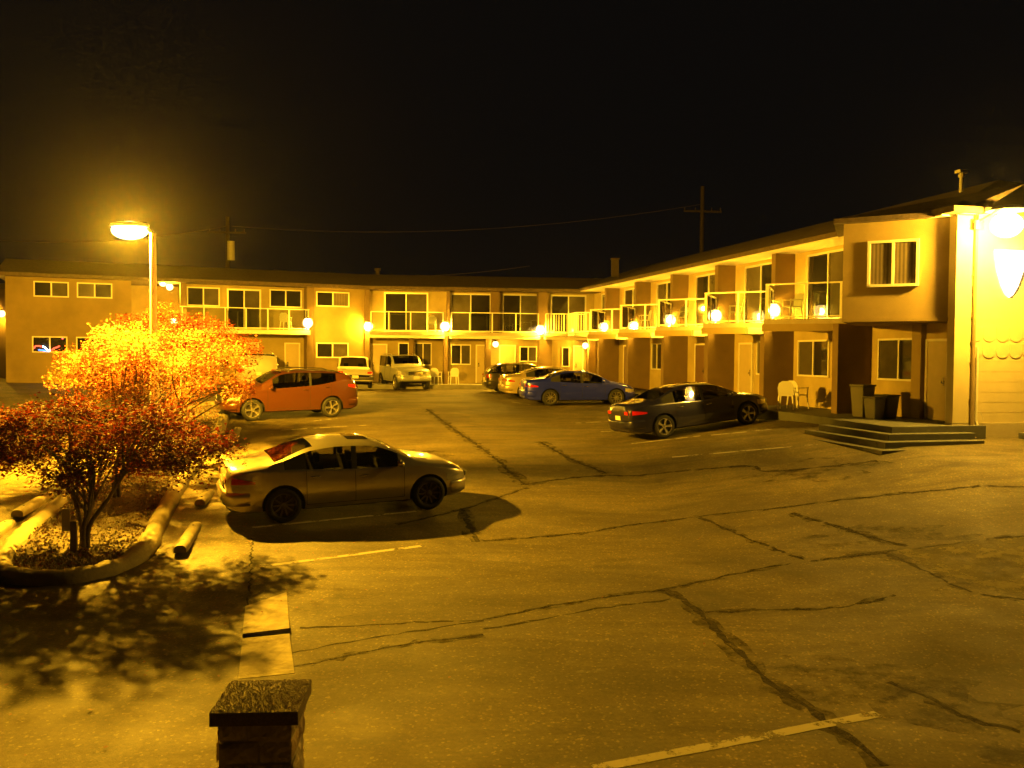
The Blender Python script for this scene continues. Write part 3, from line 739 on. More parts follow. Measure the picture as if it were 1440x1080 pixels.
# roof far wing (bent in plan)
mb = MB()
def cr(o, z): # three corners of a parallel line
    n1, n2 = FA.n, FB.n; q = (n1 + n2).normalized(); q = q / q.dot(n1)
    c = a1.xy + q * o; l = a0.xy - FA.d * .35 + FA.n * o; r_ = B1 + FB.d * 6 + FB.n * o
    return [(l.x, l.y, z), (c.x, c.y, z), (r_.x, r_.y, z)]
ze = EAVE - .035
L0 = cr(.45, ze); L1 = cr(.45, ze + .16); L2 = cr(-3.8, 6.15); L3 = cr(-8, ze + .16); L4 = cr(-8, ze)
L2[0] = (L2[0][0], L2[0][1], 6.15)
vs = L0 + L1 + L2 + L3 + L4; fs = []
for a in range(4):
    for i in range(2): fs.append((a * 3 + i, a * 3 + i + 1, a * 3 + i + 4, a * 3 + i + 3))
for i in range(2): fs.append((12 + i, 13 + i, 1 + i, i))
fs += [(0, 3, 6, 9, 12), (2, 14, 11, 8, 5)]
mb.add(vs, fs); rfo = mb.build('roof', M_ROOF, fwg)
for px in (531,):
    p = at(px, 381, 53); v_ = MB(); v_.tube([(p.x, p.y, 5.9), (p.x, p.y, 6.55)], .12, 10); v_.tube([(p.x, p.y, 6.5), (p.x, p.y, 6.62)], .19, 10); v_.build('roof_vent', M_UPOLE, rfo)
# neon sign in the lower left window
ns = empty('neon_sign', FA.pt(uA(70), .1, 1.35), FA.rz(), 'small red and blue neon sign glowing in the lower left window', 'neon sign')
def nx_(pxs, col, nm, st):
    pts = []
    for px, py in pxs:
        u, z = FA.hit(px, py, .07); p = Vector(FA.pt(u, .07, z)); pts.append(ns.matrix_basis.inverted() @ p if False else p)
    m2 = MB(); l = Vector(ns.location); ca, sa = math.cos(-FA.rz()), math.sin(-FA.rz())
    q = [((p - l).x * ca - (p - l).y * sa, (p - l).x * sa + (p - l).y * ca, (p - l).z) for p in pts]
    m2.tube(q, .028, 8); m2.build(nm, emit('neon_' + nm, col, st), ns)
nx_([(47.5, 490), (50, 486.5), (56, 486.5), (58.5, 487.5)], (1, .05, .02), 'red_tube', .9)
nx_([(60, 487), (63, 488.5), (66, 491.5), (69, 494)], (.25, .55, 1), 'blue_tube', 4)
nx_([(54, 492), (60, 492.5), (66, 494)], (.05, .15, 1), 'dark_blue_tube', .8)
nx_([(72, 493), (76, 489.5), (80, 488.5), (84, 486.5)], (1, .05, .02), 'red_stroke', .9)
nx_([(87, 476), (89, 476)], (1, .08, .06), 'red_dot', .9)

# ------------------------------------------------------------------ lamps on walls
def wall_lamp(p, n, label, E=E_GLOBE, r=.23, name='wall_lamp', group='sodium wall lamps of the motel'):
    an = math.atan2(n.y, n.x)
    o = empty(name, p, an, label, 'wall lamp', group)
    mb = MB().box((-.10, 0, .02), (.03, .14, .2)); mb.tube([(-.09, 0, .1), (-.02, 0, r + .05), (0, 0, r + .03)], .018, 8); mb.lathe([(.01, r + .05), (r * .7, r + .02), (r * .75, r - .02), (.01, r - .018)], 14)
    mb.build('bracket', M_DARKM, o)
    g_ = MB(); g_.ell(Vector((0, 0, 0)), (r, r, r * 1.05), 16, 10); gg = g_.build('globe', G_GLOBE, o, smooth=True); q = r * .42; g_ = MB(); g_.ell(Vector((0, 0, 0)), (q, q, q * 1.2), 10, 6); g_.build('bulb', E, gg, smooth=True)
    return o
ords = ['nearest of five', 'second from the near end', 'third from the near end', 'fourth from the near end', 'farthest on the right wing']
for k in range(1, 6):
    px, py = [(1083, 437), (1006, 444), (940, 450), (889.5, 459), (846, 460)][k - 1]
    f_ = Fac(RW.pt(0, 0, 0)[:2], RW.d); u, z = RW.hit(px, py, .2)
    wall_lamp(Vector(RW.pt(UN * k - .35, .2, z)), RW.n, 'globe lamp on a brown fin of the right wing, ' + ords[k - 1])
p2_ = RW.hit(1014, 428, .3); 
for px, py, f_, o, lab, sm in ((518, 459, FB, .35, 'globe lamp at the bend of the far wing, left end of its balconies', 0), (626, 459, FB, 1.0, 'brightest globe lamp of the far wing, above the silver off-roader', 0),
                             (760, 464, FB, 1.0, 'globe lamp between the last two balconies of the far wing', 0), (433, 454, FA, 1.15, 'globe lamp at the right end of the long left balcony', 0),
                             (697, 484, FB, .15, 'low globe lamp under the far balconies beside a yellow lit door', 1), (823, 486, FB, .10, 'low globe lamp under the balconies in the corner of the two wings', 1),
                             (245, 451, FA, .4, 'globe lamp seen just above the maple crown right of the street lamp', 1), (229, 398, FA, -.9, 'upper left of the pair of small lamps under the eave', 1), (238.5, 403.5, FA, -.6, 'lower right of the pair of small lamps under the eave', 1)):
    u, z = f_.hit(px, py, o); wall_lamp(Vector(f_.pt(u, o, z)), f_.n, lab, E_SMALL if sm else E_GLOBE, .16 if sm else .24)
# far left neighbour annex with its lamp
an_ = MB(); q0 = at(-60, 470, 44); q1 = at(9, 470, 43.6)
ann = empty('annex', (0, 0, 0), 0, 'dark low annex at the left edge beyond the motel wing, with one lamp', 'building')
an_.prism([(q0.x, q0.y), (q1.x, q1.y), (q1.x, q1.y + 5), (q0.x, q0.y + 5)], -.6, 4.6); an_.build('wall', M_FIN, ann)
an_ = MB(); an_.box(((q0.x + q1.x) / 2 - .2, q0.y + 2.5, 4.75), (q1.x - q0.x + .3, 5.6, .28)); an_.build('roof', M_ROOF, ann)
an_ = MB(); an_.box((q1.x - 1.0, q0.y - .04, .95), (.95, .05, 2.05)); an_.build('door', M_DOORD, ann)
wall_lamp(at(2, 441, 43.3), Vector((0, -1, 0)), 'globe lamp at the very left edge of the picture', E_GLOBE, .16)

# flood lamp on end wall
p = at(1416, 309, 20.6)
fl = empty('flood_lamp', p, GE.rz(), 'big glaring flood lamp near the top of the pale end wall', 'flood lamp')
mb = MB(); mb.box((0, .85, 0), (.22, .06, .22)); mb.tube([(0, .83, .1), (0, .10, .3)], .03, 8); mb.lathe([(.02, .34), (.30, .30), (.46, .20)], 18); mb.build('hood', M_METAL, fl)
mb = MB(); mb.ell(Vector((0, 0, -.12)), (.36, .32, .29), 18, 12); gg = mb.build('lens', G_BIG, fl, smooth=True); mb = MB(); mb.ell(Vector((0, 0, -.12)), (.12, .10, .10), 12, 8); mb.build('bulb', E_FLOOD, gg, smooth=True)
sc0 = GE.hit(1420, 385, .02); so = empty('wall_light_patch', GE.pt(sc0[0], .01, sc0[1]), GE.rz(), 'added tapered glowing shape for the bright light patch below the flood lamp', 'light patch')  # emissive shape added to give the wall its hot patch of light
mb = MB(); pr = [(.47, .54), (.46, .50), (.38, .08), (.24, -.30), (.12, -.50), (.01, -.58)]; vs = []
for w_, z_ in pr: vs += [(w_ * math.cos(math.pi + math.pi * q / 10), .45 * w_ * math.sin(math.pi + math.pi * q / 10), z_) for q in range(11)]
mb.add(vs, [(i * 11 + q, i * 11 + q + 1, (i + 1) * 11 + q + 1, (i + 1) * 11 + q) for i in range(len(pr) - 1) for q in range(10)]); mb.build('shade', emit('light_patch_glow', (1.0, .72, .36), 1.1), so, smooth=True)  # curved glowing face of the added light patch
mb = MB().box((0, -.012, .56), (.98, .02, .05)); mb.build('patch_top_strip', M_TRIM, so)
# ------------------------------------------------------------------ street lamp
px, py = 216, 640
LY = 21.5; bp = at(216, 480, LY); zt = at(216, 326, LY).z
bz = gz(bp.x, LY)
sl = empty('street_lamp', (bp.x, LY, bz), 0, 'tall pale lamp post with a short arm and glaring head standing among the maples', 'street lamp')
H = zt - bz
mb = MB(); mb.tube([(0, 0, .0), (0, 0, H - .03)], [.10, .070], 14); mb.lathe([(.17, 0), (.17, .04), (.1, .07)], 14); mb.build('pole', M_POLE, sl, smooth=True, angle=40)
mb = MB(); mb.tube([(0, 0, H - .05), (-.12, 0, H + .04), (-.34, 0, H + .12)], .045, 10); mb.build('arm', M_POLE, sl, smooth=True)
mb = MB(); mb.ell(Vector((-.56, 0, H + .15)), (.48, .26, .09), 16, 8); mb.build('head', M_POLE, sl, smooth=True)
mb = MB(); mb.ell(Vector((-.56, 0, H + .03)), (.44, .25, .22), 20, 12); gg = mb.build('lens', G_BIG, sl, smooth=True); mb = MB(); mb.ell(Vector((-.56, 0, H - .02)), (.15, .08, .08), 12, 8); mb.build('bulb', E_STREET, gg, smooth=True)

# ------------------------------------------------------------------ utility poles and wires
def upole(px, ptop, pbase, Y, label, tr=True, arm=1.6):
    a = at(px, ptop, Y); o = empty('utility_pole', (a.x, a.y, -.3), 0, label, 'utility pole')
    h = a.z + .3; mb = MB().tube([(0, 0, 0), (0, 0, h)], [.17, .12], 10); mb.build('pole', M_UPOLE, o)
    if arm: mb = MB(); mb.box((0, -.16, h - arm), (2.6, .1, .12), .1); [mb.tube([(x, -.16, h - arm + .06), (x, -.16, h - arm + .25)], .04, 6) for x in (-1.2, -.5, .6, 1.2)]; mb.build('crossarm', M_UPOLE, o)
    if tr: mb = MB(); mb.tube([(.30, -.2, h - 3.0), (.30, -.2, h - 1.7)], .24, 14); mb.box((.15, -.1, h - 2.4), (.25, .1, 1.0)); mb.build('transformer', M_TRIM, o)
    return o, h
upole(320, 305, 378, 62, 'wooden utility pole with crossarm and transformer rising behind the far roof', True, 1.1)
upole(988, 262, 348, 60, 'thin dark utility pole rising behind the right wing roof', False, 1.7)
def wire(a, b, sag, label):
    mb = MB(); A, B = at(*a), at(*b)
    mb.tube([A.lerp(B, i / 24) - Vector((0, 0, sag * 4 * (i / 24) * (1 - i / 24))) for i in range(25)], .018, 5)
    tag(mb.build('overhead_wire', M_UPOLE), label, 'wire', 'overhead wires behind the roofs')
wire((-80, 330, 64), (320, 318, 62), .8, 'faint overhead wire left of the utility pole')
wire((326, 318, 62), (988, 287, 60), 1.0, 'faint upper wire between the two utility poles')
wire((385, 379, 62), (745, 374, 58), .6, 'thin wire just above the far roof')

# ------------------------------------------------------------------ chairs, tables, bins
def chair_proto():
    o = empty('plastic_chair', (0, 0, 0)); 
    mb = MB().box((0, 0, .43), (.44, .44, .035)); mb.build('seat', M_PLAST, o, bevel=.01)
    mb = MB(); n_ = 10; vs = []; 
    pts = [(-.22, 0), (-.24, .22), (-.20, .36), (-.1, .43), (.1, .43), (.20, .36), (.24, .22), (.22, 0)]
    vs = [(x, .2 + z * .18, .45 + z) for x, z in pts] + [(x, .225 + z * .18, .45 + z) for x, z in pts]; k_ = len(pts)
    mb.add(vs, [tuple(range(k_)), tuple(reversed(range(k_, 2 * k_)))] + [(i, (i + 1) % k_, k_ + (i + 1) % k_, k_ + i) for i in range(k_)]); mb.build('backrest', M_PLAST, o)
    for x in (-.2, .2):
        for y in (-.19, .2): mb = MB().tube([(x, y, .42), (x * 1.15, y * 1.2, 0)], [.028, .018], 8); mb.build('leg', M_PLAST, o)
        mb = MB().box((x * 1.12, 0, .655), (.05, .44, .025)); mb.tube([(x * 1.12, -.19, .645), (x, -.19, .44)], .02, 6); mb.build('armrest', M_PLAST, o)
    return o
cp0 = chair_proto(); used = [0]
def chair(p, rz, label, group='white plastic chairs of the motel'):
    o = cp0 if not used[0] else copy_tree(cp0); used[0] = 1
    o.location = p; o.rotation_euler = (0, 0, rz); tag(o, label, 'chair', group); return o
rr = RW.rz()
for k, (du, do, ra) in enumerate([(-1.75, .35, 2.0), (-2.1, .3, 1.5), (-1.7, .4, 2.3), (-1.9, .3, 1.8)], 1):
    chair(Vector(RW.pt(UN * k + du, do, FLR + .002)), rr + ra + 1.2, ['white plastic chair on the nearest angled balcony', 'white plastic chair on the second angled balcony from the near end', 'white plastic chair on the third angled balcony from the near end', 'white plastic chair on the fourth angled balcony from the near end'][k - 1])
g1 = RW.hit(1106, 577, .75); chair(Vector(RW.pt(g1[0], .75, -.01)), R(155), 'front white plastic chair on the walk beside the brown fin')
chair(Vector(RW.pt(g1[0] + .35, .15, -.01)), R(120), 'rear white plastic chair on the walk, its high back to the wall')
chair(Vector(FB.pt(uB(638, .5), .5, -.03)), R(200), 'plastic chair by the yellow wall right of the silver off-roader')
chair(Vector(FB.pt(uB(614, .9), .9, -.03)), R(160), 'white plastic chair half hidden behind the silver off-roader')
chair(Vector(FB.pt(uB(607, .4), .4, FLR)), R(190), 'white chair on the first balcony of the far wing')
chair(Vector(FA.pt(uA(402, .4), .4, FLR)), R(170), 'white chair on the long left balcony')
def bin_(p, w, h, m_, label, lid=True):
    o = empty('rubbish_bin', p, RW.rz() + .2, label, 'bin', 'bins on the porch')
    mb = MB(); vs = []
    for z, s_ in ((0, .78), (h * .9, 1.0)): vs += [(-w / 2 * s_, -w / 2 * s_, z), (w / 2 * s_, -w / 2 * s_, z), (w / 2 * s_, w / 2 * s_, z), (-w / 2 * s_, w / 2 * s_, z)]
    mb.box8(vs); mb.build('body', m_, o, bevel=.03)
    mb = MB(); mb.box((0, 0, h * .93), (w * 1.08, w * 1.08, h * .06)); mb.build('lid', m_, o, bevel=.02)
ub_ = lambda px, o: RW.hit(px, 560, o)[0]
bin_(Vector(RW.pt(ub_(1213, .6), .6, .002)), .46, .92, M_BIN, 'tall pale bin on the porch beside the brown fin')
bin_(Vector(RW.pt(ub_(1230, .75), .75, .002)), .40, .62, M_BIN, 'short pale bin in front of the others on the porch')
bin_(Vector(RW.pt(ub_(1247, .25), .25, .002)), .46, .66, M_BIND, 'dark bin on the porch under the window')
# ------------------------------------------------------------------ cars
def interp(tab, x):
    n = len(tab)
    if x <= tab[0][0]: return tab[0][1]
    if x >= tab[-1][0]: return tab[-1][1]
    for i in range(n - 1):
        x0, y0 = tab[i]; x1, y1 = tab[i + 1]
        if x <= x1:
            h = x1 - x0; t = (x - x0) / h
            def sl(j):
                if j <= 0 or j >= n - 1:
                    a, b = (0, 1) if j <= 0 else (n - 2, n - 1)
                    return (tab[b][1] - tab[a][1]) / (tab[b][0] - tab[a][0])
                d0 = (tab[j][1] - tab[j - 1][1]) / (tab[j][0] - tab[j - 1][0]); d1 = (tab[j + 1][1] - tab[j][1]) / (tab[j + 1][0] - tab[j][0])
                if d0 * d1 <= 0: return 0
                return 2 * d0 * d1 / (d0 + d1)
            m0, m1 = sl(i) * h, sl(i + 1) * h
            return (2 * t ** 3 - 3 * t * t + 1) * y0 + (t ** 3 - 2 * t * t + t) * m0 + (-2 * t ** 3 + 3 * t * t) * y1 + (t ** 3 - t * t) * m1

SPEC = {
 'sedan': dict(L=4.67, W=1.81, fa=3.80, ra=1.0, r=.335, top=[(0, .88), (.03, .99), (.12, 1.05), (.55, 1.09), (.85, 1.13), (1.55, 1.385), (2.05, 1.43), (2.6, 1.415), (3.0, 1.31), (3.52, 1.04), (3.75, .99), (4.35, .86), (4.60, .74), (4.67, .62)],
               belt=[(0, .80), (.1, .93), (.6, .985), (1.3, .965), (2.6, .905), (3.5, .90), (4.2, .80), (4.6, .68), (4.67, .58)], win=(.86, 3.50), roof=(1.58, 2.95), pill=[(1.02, 1.42), (2.28, 2.38)], half=[(0, .66), (.08, .76), (.4, .86), (1.0, .905), (3.8, .895), (4.3, .83), (4.55, .72), (4.67, .56)], rw=.60, sill=.20),
 'suv': dict(L=4.69, W=1.88, fa=3.78, ra=1.02, r=.365, top=[(0, .95), (.04, 1.14), (.12, 1.30), (.50, 1.55), (1.0, 1.63), (2.2, 1.675), (2.75, 1.62), (3.45, 1.24), (3.6, 1.17), (4.3, 1.03), (4.6, .88), (4.69, .68)],
             belt=[(0, .93), (.12, 1.16), (.45, 1.34), (.95, 1.25), (1.5, 1.15), (2.2, 1.10), (3.4, 1.03), (4.2, .94), (4.6, .78), (4.69, .64)], win=(.30, 3.42), roof=(.52, 2.72), pill=[(1.74, 1.82)], dp=.82, half=[(0, .70), (.1, .82), (.5, .91), (1.0, .94), (3.8, .93), (4.3, .88), (4.58, .76), (4.69, .6)], rw=.66, sill=.26),
 'offroad': dict(L=4.66, W=1.80, fa=3.85, ra=1.15, r=.38, top=[(0, 1.05), (.03, 1.3), (.1, 1.72), (.4, 1.79), (2.4, 1.80), (2.72, 1.76), (3.15, 1.32), (3.3, 1.20), (4.35, 1.12), (4.58, 1.0), (4.66, .75)],
             belt=[(0, 1.02), (.1, 1.14), (1, 1.16), (3.2, 1.13), (4.3, 1.04), (4.58, .9), (4.66, .72)], win=(.14, 3.13), roof=(.3, 2.72), pill=[(.9, 1.02), (1.9, 2.02)], half=[(0, .80), (.1, .86), (.5, .88), (4.2, .88), (4.55, .82), (4.66, .76)], rw=.68, sill=.38),
 'hatch': dict(L=4.3, W=1.74, fa=3.45, ra=.85, r=.31, top=[(0, .85), (.05, 1.05), (.2, 1.2), (.6, 1.42), (1.2, 1.50), (2.2, 1.49), (2.6, 1.36), (3.15, 1.05), (3.4, .99), (4.0, .86), (4.24, .72), (4.3, .58)],
             belt=[(0, .82), (.15, 1.0), (.8, 1.0), (3.1, .91), (4.0, .80), (4.24, .66), (4.3, .54)], win=(.25, 3.1), roof=(.62, 2.45), pill=[(.85, .98), (1.8, 1.9)], half=[(0, .66), (.1, .78), (.5, .85), (3.4, .86), (4.0, .80), (4.3, .56)], rw=.60, sill=.2),
 'van': dict(L=4.9, W=1.95, fa=3.9, ra=1.0, r=.34, top=[(0, 1.0), (.03, 1.3), (.12, 1.7), (.5, 1.78), (2.9, 1.79), (3.3, 1.66), (4.0, 1.18), (4.15, 1.10), (4.7, .92), (4.9, .66)],
             belt=[(0, 1.0), (.1, 1.08), (1, 1.08), (3.9, 1.02), (4.6, .82), (4.9, .62)], win=(.14, 3.95), roof=(.34, 3.2), pill=[(1.1, 1.22), (2.4, 2.52), (3.2, 3.28)], half=[(0, .84), (.1, .92), (.5, .96), (3.9, .95), (4.6, .84), (4.9, .65)], rw=.74, sill=.24),
 'pickup': dict(L=5.2, W=1.84, fa=4.25, ra=1.15, r=.37, top=[(0, .85), (.03, 1.02), (.06, 1.04), (1.85, 1.06), (1.93, 1.15), (2.05, 1.58), (2.3, 1.68), (3.2, 1.68), (3.45, 1.60), (3.95, 1.16), (4.1, 1.09), (4.9, 1.0), (5.1, .9), (5.2, .66)],
             belt=[(0, .83), (.04, 1.0), (1.8, 1.02), (4.0, 1.0), (4.9, .92), (5.1, .8), (5.2, .62)], win=(1.92, 3.92), roof=(2.1, 3.4), pill=[(2.62, 2.70)], half=[(0, .84), (.1, .89), (.5, .92), (4.3, .91), (4.9, .86), (5.2, .68)], rw=.64, sill=.36),
}
def make_wheel(car, x, y, r, side, spokes, rimcol, rimr):
    w = empty('wheel', (x, y, r)); w.parent = car
    M = Matrix.Rotation(R(90) * side, 4, 'X')
    t = .20
    mb = MB(); mb.lathe([(rimr, t / 2), (rimr + .015, t / 2 + .006), (r - .03, t / 2 + .004), (r - .006, t / 2 - .03), (r, 0), (r - .006, -t / 2 + .03), (r - .03, -t / 2), (rimr, -t / 2)], 36, 0, M)
    mb.build('tyre', M_BLACK, w, smooth=True)
    mb = MB(); mb.lathe([(rimr + .002, t / 2 - .006), (rimr - .012, t / 2 - .004), (rimr - .03, t / 2 - .03), (rimr - .03, -t / 2)], 36, 0, M)
    for k in range(spokes):
        a = 2 * math.pi * k / spokes
        for s_ in ((0,) if spokes > 7 else (-1, 1)):
            a2 = a + s_ * .10
            r0, r1 = .04, rimr - .014
            ww0, ww1 = (.018, .012) if spokes > 7 else (.02, .017)
            p = []
            for rr_, wd, ang, z in ((r0, ww0, a, .070), (r1, ww1, a2, .088)):
                for sg in (-1, 1):
                    c, s2 = math.cos(ang), math.sin(ang)
                    for dz in (-.02, 0): p.append(M @ Vector((rr_ * c - sg * wd * s2, rr_ * s2 + sg * wd * c, z + dz)))
            mb.add(p, [(0, 1, 3, 2), (4, 6, 7, 5), (1, 5, 7, 3), (0, 2, 6, 4), (0, 4, 5, 1), (2, 3, 7, 6)])
    mb.lathe([(.065, .066), (.05, .085), (.001, .09)], 14, 0, M)
    mb.build('rim', rimcol, w, smooth=True, angle=35)
    mb = MB(); mb.lathe([(rimr - .032, .01), (.001, .012)], 24, 0, M); mb.build('brake_disc', M_DARKM, w)

def make_car(kind, paint, label, cat='car', spokes=5, rimcol=None, cladding=None, plate=True, plate_front=False, name=None, glass_m=None, group=None):
    S = SPEC[kind]; L, W = S['L'], S['W']
    car = empty(name or {'sedan': 'parked_car', 'suv': 'parked_suv', 'offroad': 'parked_suv', 'hatch': 'parked_car', 'van': 'parked_van', 'pickup': 'parked_pickup'}[kind], (0, 0, 0), 0, label, cat, group)
    w0, w1 = S['win']; r0, r1 = S['roof']
    st = sorted(set([round(L * i / 38, 3) for i in range(39)] + [w0, w1, r0, r1] + [x for p in S['pill'] for x in p] + [0.02, .06, L - .02, L - .06]))
    keep = [st[0]]
    prio = {w0, w1, r0, r1} | {x for p in S['pill'] for x in p} | {0, L}
    for x in st[1:]:
        if x - keep[-1] < .035:
            if x in prio: keep[-1] = x if keep[-1] not in prio else keep[-1]
            if x in prio and keep[-1] != x: keep.append(x)
        else: keep.append(x)
    st = keep
    M_ = []
    def section(x):
        zt = interp(S['top'], x); zb = interp(S['belt'], x); h = interp(S['half'], x)
        e = min(x, L - x); zs = S['sill'] + .10 * max(0, 1 - e / .35) ** 2 + .02
        zb = min(zb, zt - .03)
        g = max(0., min(1., (zt - zb - .10) / .30))   # greenhouse-ness
        inx = w0 - .02 <= x <= w1 + .02
        if not inx: g = 0
        gb = h - .045
        gt = (h * .30 + S['rw'] * .70 + .05) * g + (h - .12) * (1 - g)
        rw_ = S['rw'] * g + (h - .20) * (1 - g) - .0
        zm = zs + (zb - zs) * .52
        pts = [(h * .80, zs - .02), (h * .965, zs + .03), (h * 1.0, zm - .10), (h * 1.0, zm + .03), (h * .985, (zm + zb) / 2 + .02), (h * .965, zb - .035), (h - .035, zb),
               (gb, zb + .018 * (1 if g > .05 else .6)),
               (gt, zt - .075 * g - .012 * (1 - g) if g > .02 else zb + (zt - zb) * .55), (rw_, zt - .030 * g - .006 * (1 - g) if g > .02 else zb + (zt - zb) * .8),
               (rw_ * .6, zt - .008), (0, zt)]
        return pts
    secs = [section(x) for x in st]; K = len(secs[0])
    verts = []; 
    for x, s_ in zip(st, secs):
        verts += [(x, -y, z) for y, z in s_] + [(x, y, z) for y, z in reversed(s_[:-1])]
    NN = 2 * K - 1; mb = MB(); mats = [paint, glass_m or M_CGLASS, M_BLACK, cladding or paint]
    faces = []; mi = []
    def glassy(i, j):
        xa, xb = st[i], st[i + 1]; xm = (xa + xb) / 2
        jj = j if j < K - 1 else NN - 2 - j       # mirrored row
        if not (w0 <= xm <= w1): return 0
        if jj == 7:   # side glass band
            if xm < S.get('dp', 0): return 0
            for a, b in S['pill']:
                if a - .001 <= xm <= b + .001: return 2
            if kind in ('sedan',) and xm < r0 - .30: return 0
            if xm > r1 + (w1 - r1) * .55: return 0
            return 1
        if jj in (9, 10): # windshield, rear glass
            if xm > r1 or xm < r0: return 1
        if jj == 8 and (xm > r1 or xm < r0): return 0
        return 3 if jj == 0 else 0
    for i in range(len(st) - 1):
        for j in range(NN - 1):
            faces.append((i * NN + j, (i + 1) * NN + j, (i + 1) * NN + j + 1, i * NN + j + 1)); mi.append(glassy(i, j) or (3 if cladding and j in (0, NN - 2) else 0))
        faces.append((i * NN + NN - 1, (i + 1) * NN + NN - 1, (i + 1) * NN, i * NN)); mi.append(2)
    faces.append(tuple(range(NN))); mi.append(0); faces.append(tuple((len(st) - 1) * NN + j for j in reversed(range(NN)))); mi.append(0)
    mb.v = verts; mb.f = faces; mb.m = mi
    body = mb.build('body', mats, car)
    # wheel wells
    cut = MB()
    for x in (S['fa'], S['ra']):
        for sg in (-1, 1):
            cut.tube([(x, sg * W * .72, S['r']), (x, sg * (W / 2 - .27), S['r'])], S['r'] + .055, 32)
    co = cut.build('cutter', M_BLACK)
    for p in co.data.polygons: p.material_index = 0
    md = body.modifiers.new('b', 'BOOLEAN'); md.object = co; md.solver = 'EXACT'; md.operation = 'DIFFERENCE'; md.material_mode = 'TRANSFER'
    dg = bpy.context.evaluated_depsgraph_get(); dg.update()
    me = bpy.data.meshes.new_from_object(body.evaluated_get(dg)); body.modifiers.clear()
    old = body.data; body.data = me
    cm_ = co.data; bpy.data.objects.remove(co)
    names = [m_.name if m_ else '' for m_ in me.materials]
    # split glass off
    bm = bmesh.new(); bm.from_mesh(me)
    gi = [i for i, n_ in enumerate(names) if n_ == (glass_m or M_CGLASS).name]
    gl = [f for f in bm.faces if f.material_index in gi]
    b2 = bm.copy(); b2.faces.ensure_lookup_table()
    bmesh.ops.delete(b2, geom=[f for f in b2.faces if f.material_index not in gi], context='FACES')
    gm = bpy.data.meshes.new('window_glass'); b2.to_mesh(gm); b2.free(); gm.materials.clear(); gm.materials.append(glass_m or M_CGLASS)
    for p in gm.polygons: p.use_smooth = True; p.material_index = 0
    gm.set_sharp_from_angle(angle=R(28))
    bmesh.ops.delete(bm, geom=gl, context='FACES'); bm.to_mesh(me); bm.free()
    for p in me.polygons: p.use_smooth = True
    me.set_sharp_from_angle(angle=R(32))
    go = bpy.data.objects.new('window_glass', gm); COL.objects.link(go); go.parent = car
    def side_y(x, z):
        s_ = section(x); 
        for (ya, za), (yb, zb) in zip(s_, s_[1:]):
            if za <= z <= zb and zb > za: return ya + (yb - ya) * (z - za) / (zb - za)
        return s_[3][0]
    def top_z(x, y):
        s_ = section(x)
        for (ya, za), (yb, zb) in zip(s_[6:], s_[7:]):
            if yb <= y <= ya and ya > yb: return za + (zb - za) * (ya - y) / (ya - yb)
        return s_[-1][1]
    # interior tub, seats
    it = MB(); zf = S['sill'] + .16; xm0, xm1 = w0 + .45, w1 - .25
    it.box(((xm0 + xm1) / 2, 0, zf), (xm1 - xm0, W * .80, .04)); it.build('cabin_floor', M_INT, car)
    zb_ = interp(S['belt'], (w0 + w1) / 2)
    for xx in (r0 + .42, (r0 + r1) / 2 + .35):
        for yy in (-.38, .38):
            sm = MB(); sm.box((xx + .12, yy, zf + .22), (.50, .50, .22)); sm.box8([(xx - .22, yy - .23, zf + .2), (xx - .08, yy - .23, zf + .2), (xx - .08, yy + .23, zf + .2), (xx - .22, yy + .23, zf + .2), (xx - .34, yy - .2, zb_ + .10), (xx - .24, yy - .2, zb_ + .10), (xx - .24, yy + .2, zb_ + .10), (xx - .34, yy + .2, zb_ + .10)])
            sm.box((xx - .31, yy, zb_ + .20), (.09, .24, .16)); sm.build('car_seat', M_INT, car, bevel=.02)
    dsh = MB().box((w1 - .30, 0, zb_ - .10), (.40, W * .74, .18)); dsh.build('dashboard', M_INT, car, bevel=.03)
    # seams, handles, mirrors
    seam = MB(); 
    drs = {'sedan': [1.42, 2.34, 3.30], 'suv': [1.05, 1.80, 2.62 + .65], 'offroad': [1.12, 1.95, 2.95], 'hatch': [1.05, 1.88, 2.85], 'van': [1.3, 2.45, 3.55], 'pickup': [2.15, 2.66, 3.65]}[kind]
    for sg in (-1, 1):
        seam = MB()
        for x in drs:
            zs0, zs1 = S['sill'] + .12, interp(S['belt'], x) - .01; pts = []
            for i in range(9):
                z = zs0 + (zs1 - zs0) * i / 8; pts.append((x, sg * (side_y(x, z) + .0015), z))
            if abs(x - S['ra']) < S['r'] + .06 or abs(x - S['fa']) < S['r'] + .06:
                pts = [p for p in pts if (p[0] - (S['ra'] if x < L / 2 else S['fa'])) ** 2 + (p[2] - S['r']) ** 2 > (S['r'] + .07) ** 2]
            if len(pts) > 1: seam.tube(pts, .0045, 4)
        lo = [x for x in drs]; zz = S['sill'] + .12
        seam.tube([(lo[0] + (lo[-1] - lo[0]) * i / 8, sg * (side_y(lo[0] + (lo[-1] - lo[0]) * i / 8, zz) + .001), zz) for i in range(9)], .0045, 4)
        seam.build('panel_seams', M_BLACK, car, fix=False)
        for x in drs[:-1]:
            xh = x + .16; z = interp(S['belt'], xh) - .11; y = side_y(xh, z)
            hd = MB(); hd.tube([(xh - .09, sg * (y + .005), z), (xh - .07, sg * (y + .03), z), (xh + .07, sg * (y + .03), z), (xh + .09, sg * (y + .005), z)], .013, 8); hd.build('door_handle', M_CHROME if kind in ('sedan',) else paint, car, smooth=True)
        xm = drs[-1] - .10; z = interp(S['belt'], xm) + .07; y = side_y(xm, interp(S['belt'], xm) - .03)
        mr = MB(); mr.ell(Vector((xm, sg * (y + .11), z + .02)), (.07, .115, .075), 12, 8); mr.tube([(xm, sg * (y - .03), z - .05), (xm, sg * (y + .05), z)], .025, 8); mr.build('side_mirror', paint, car, smooth=True)
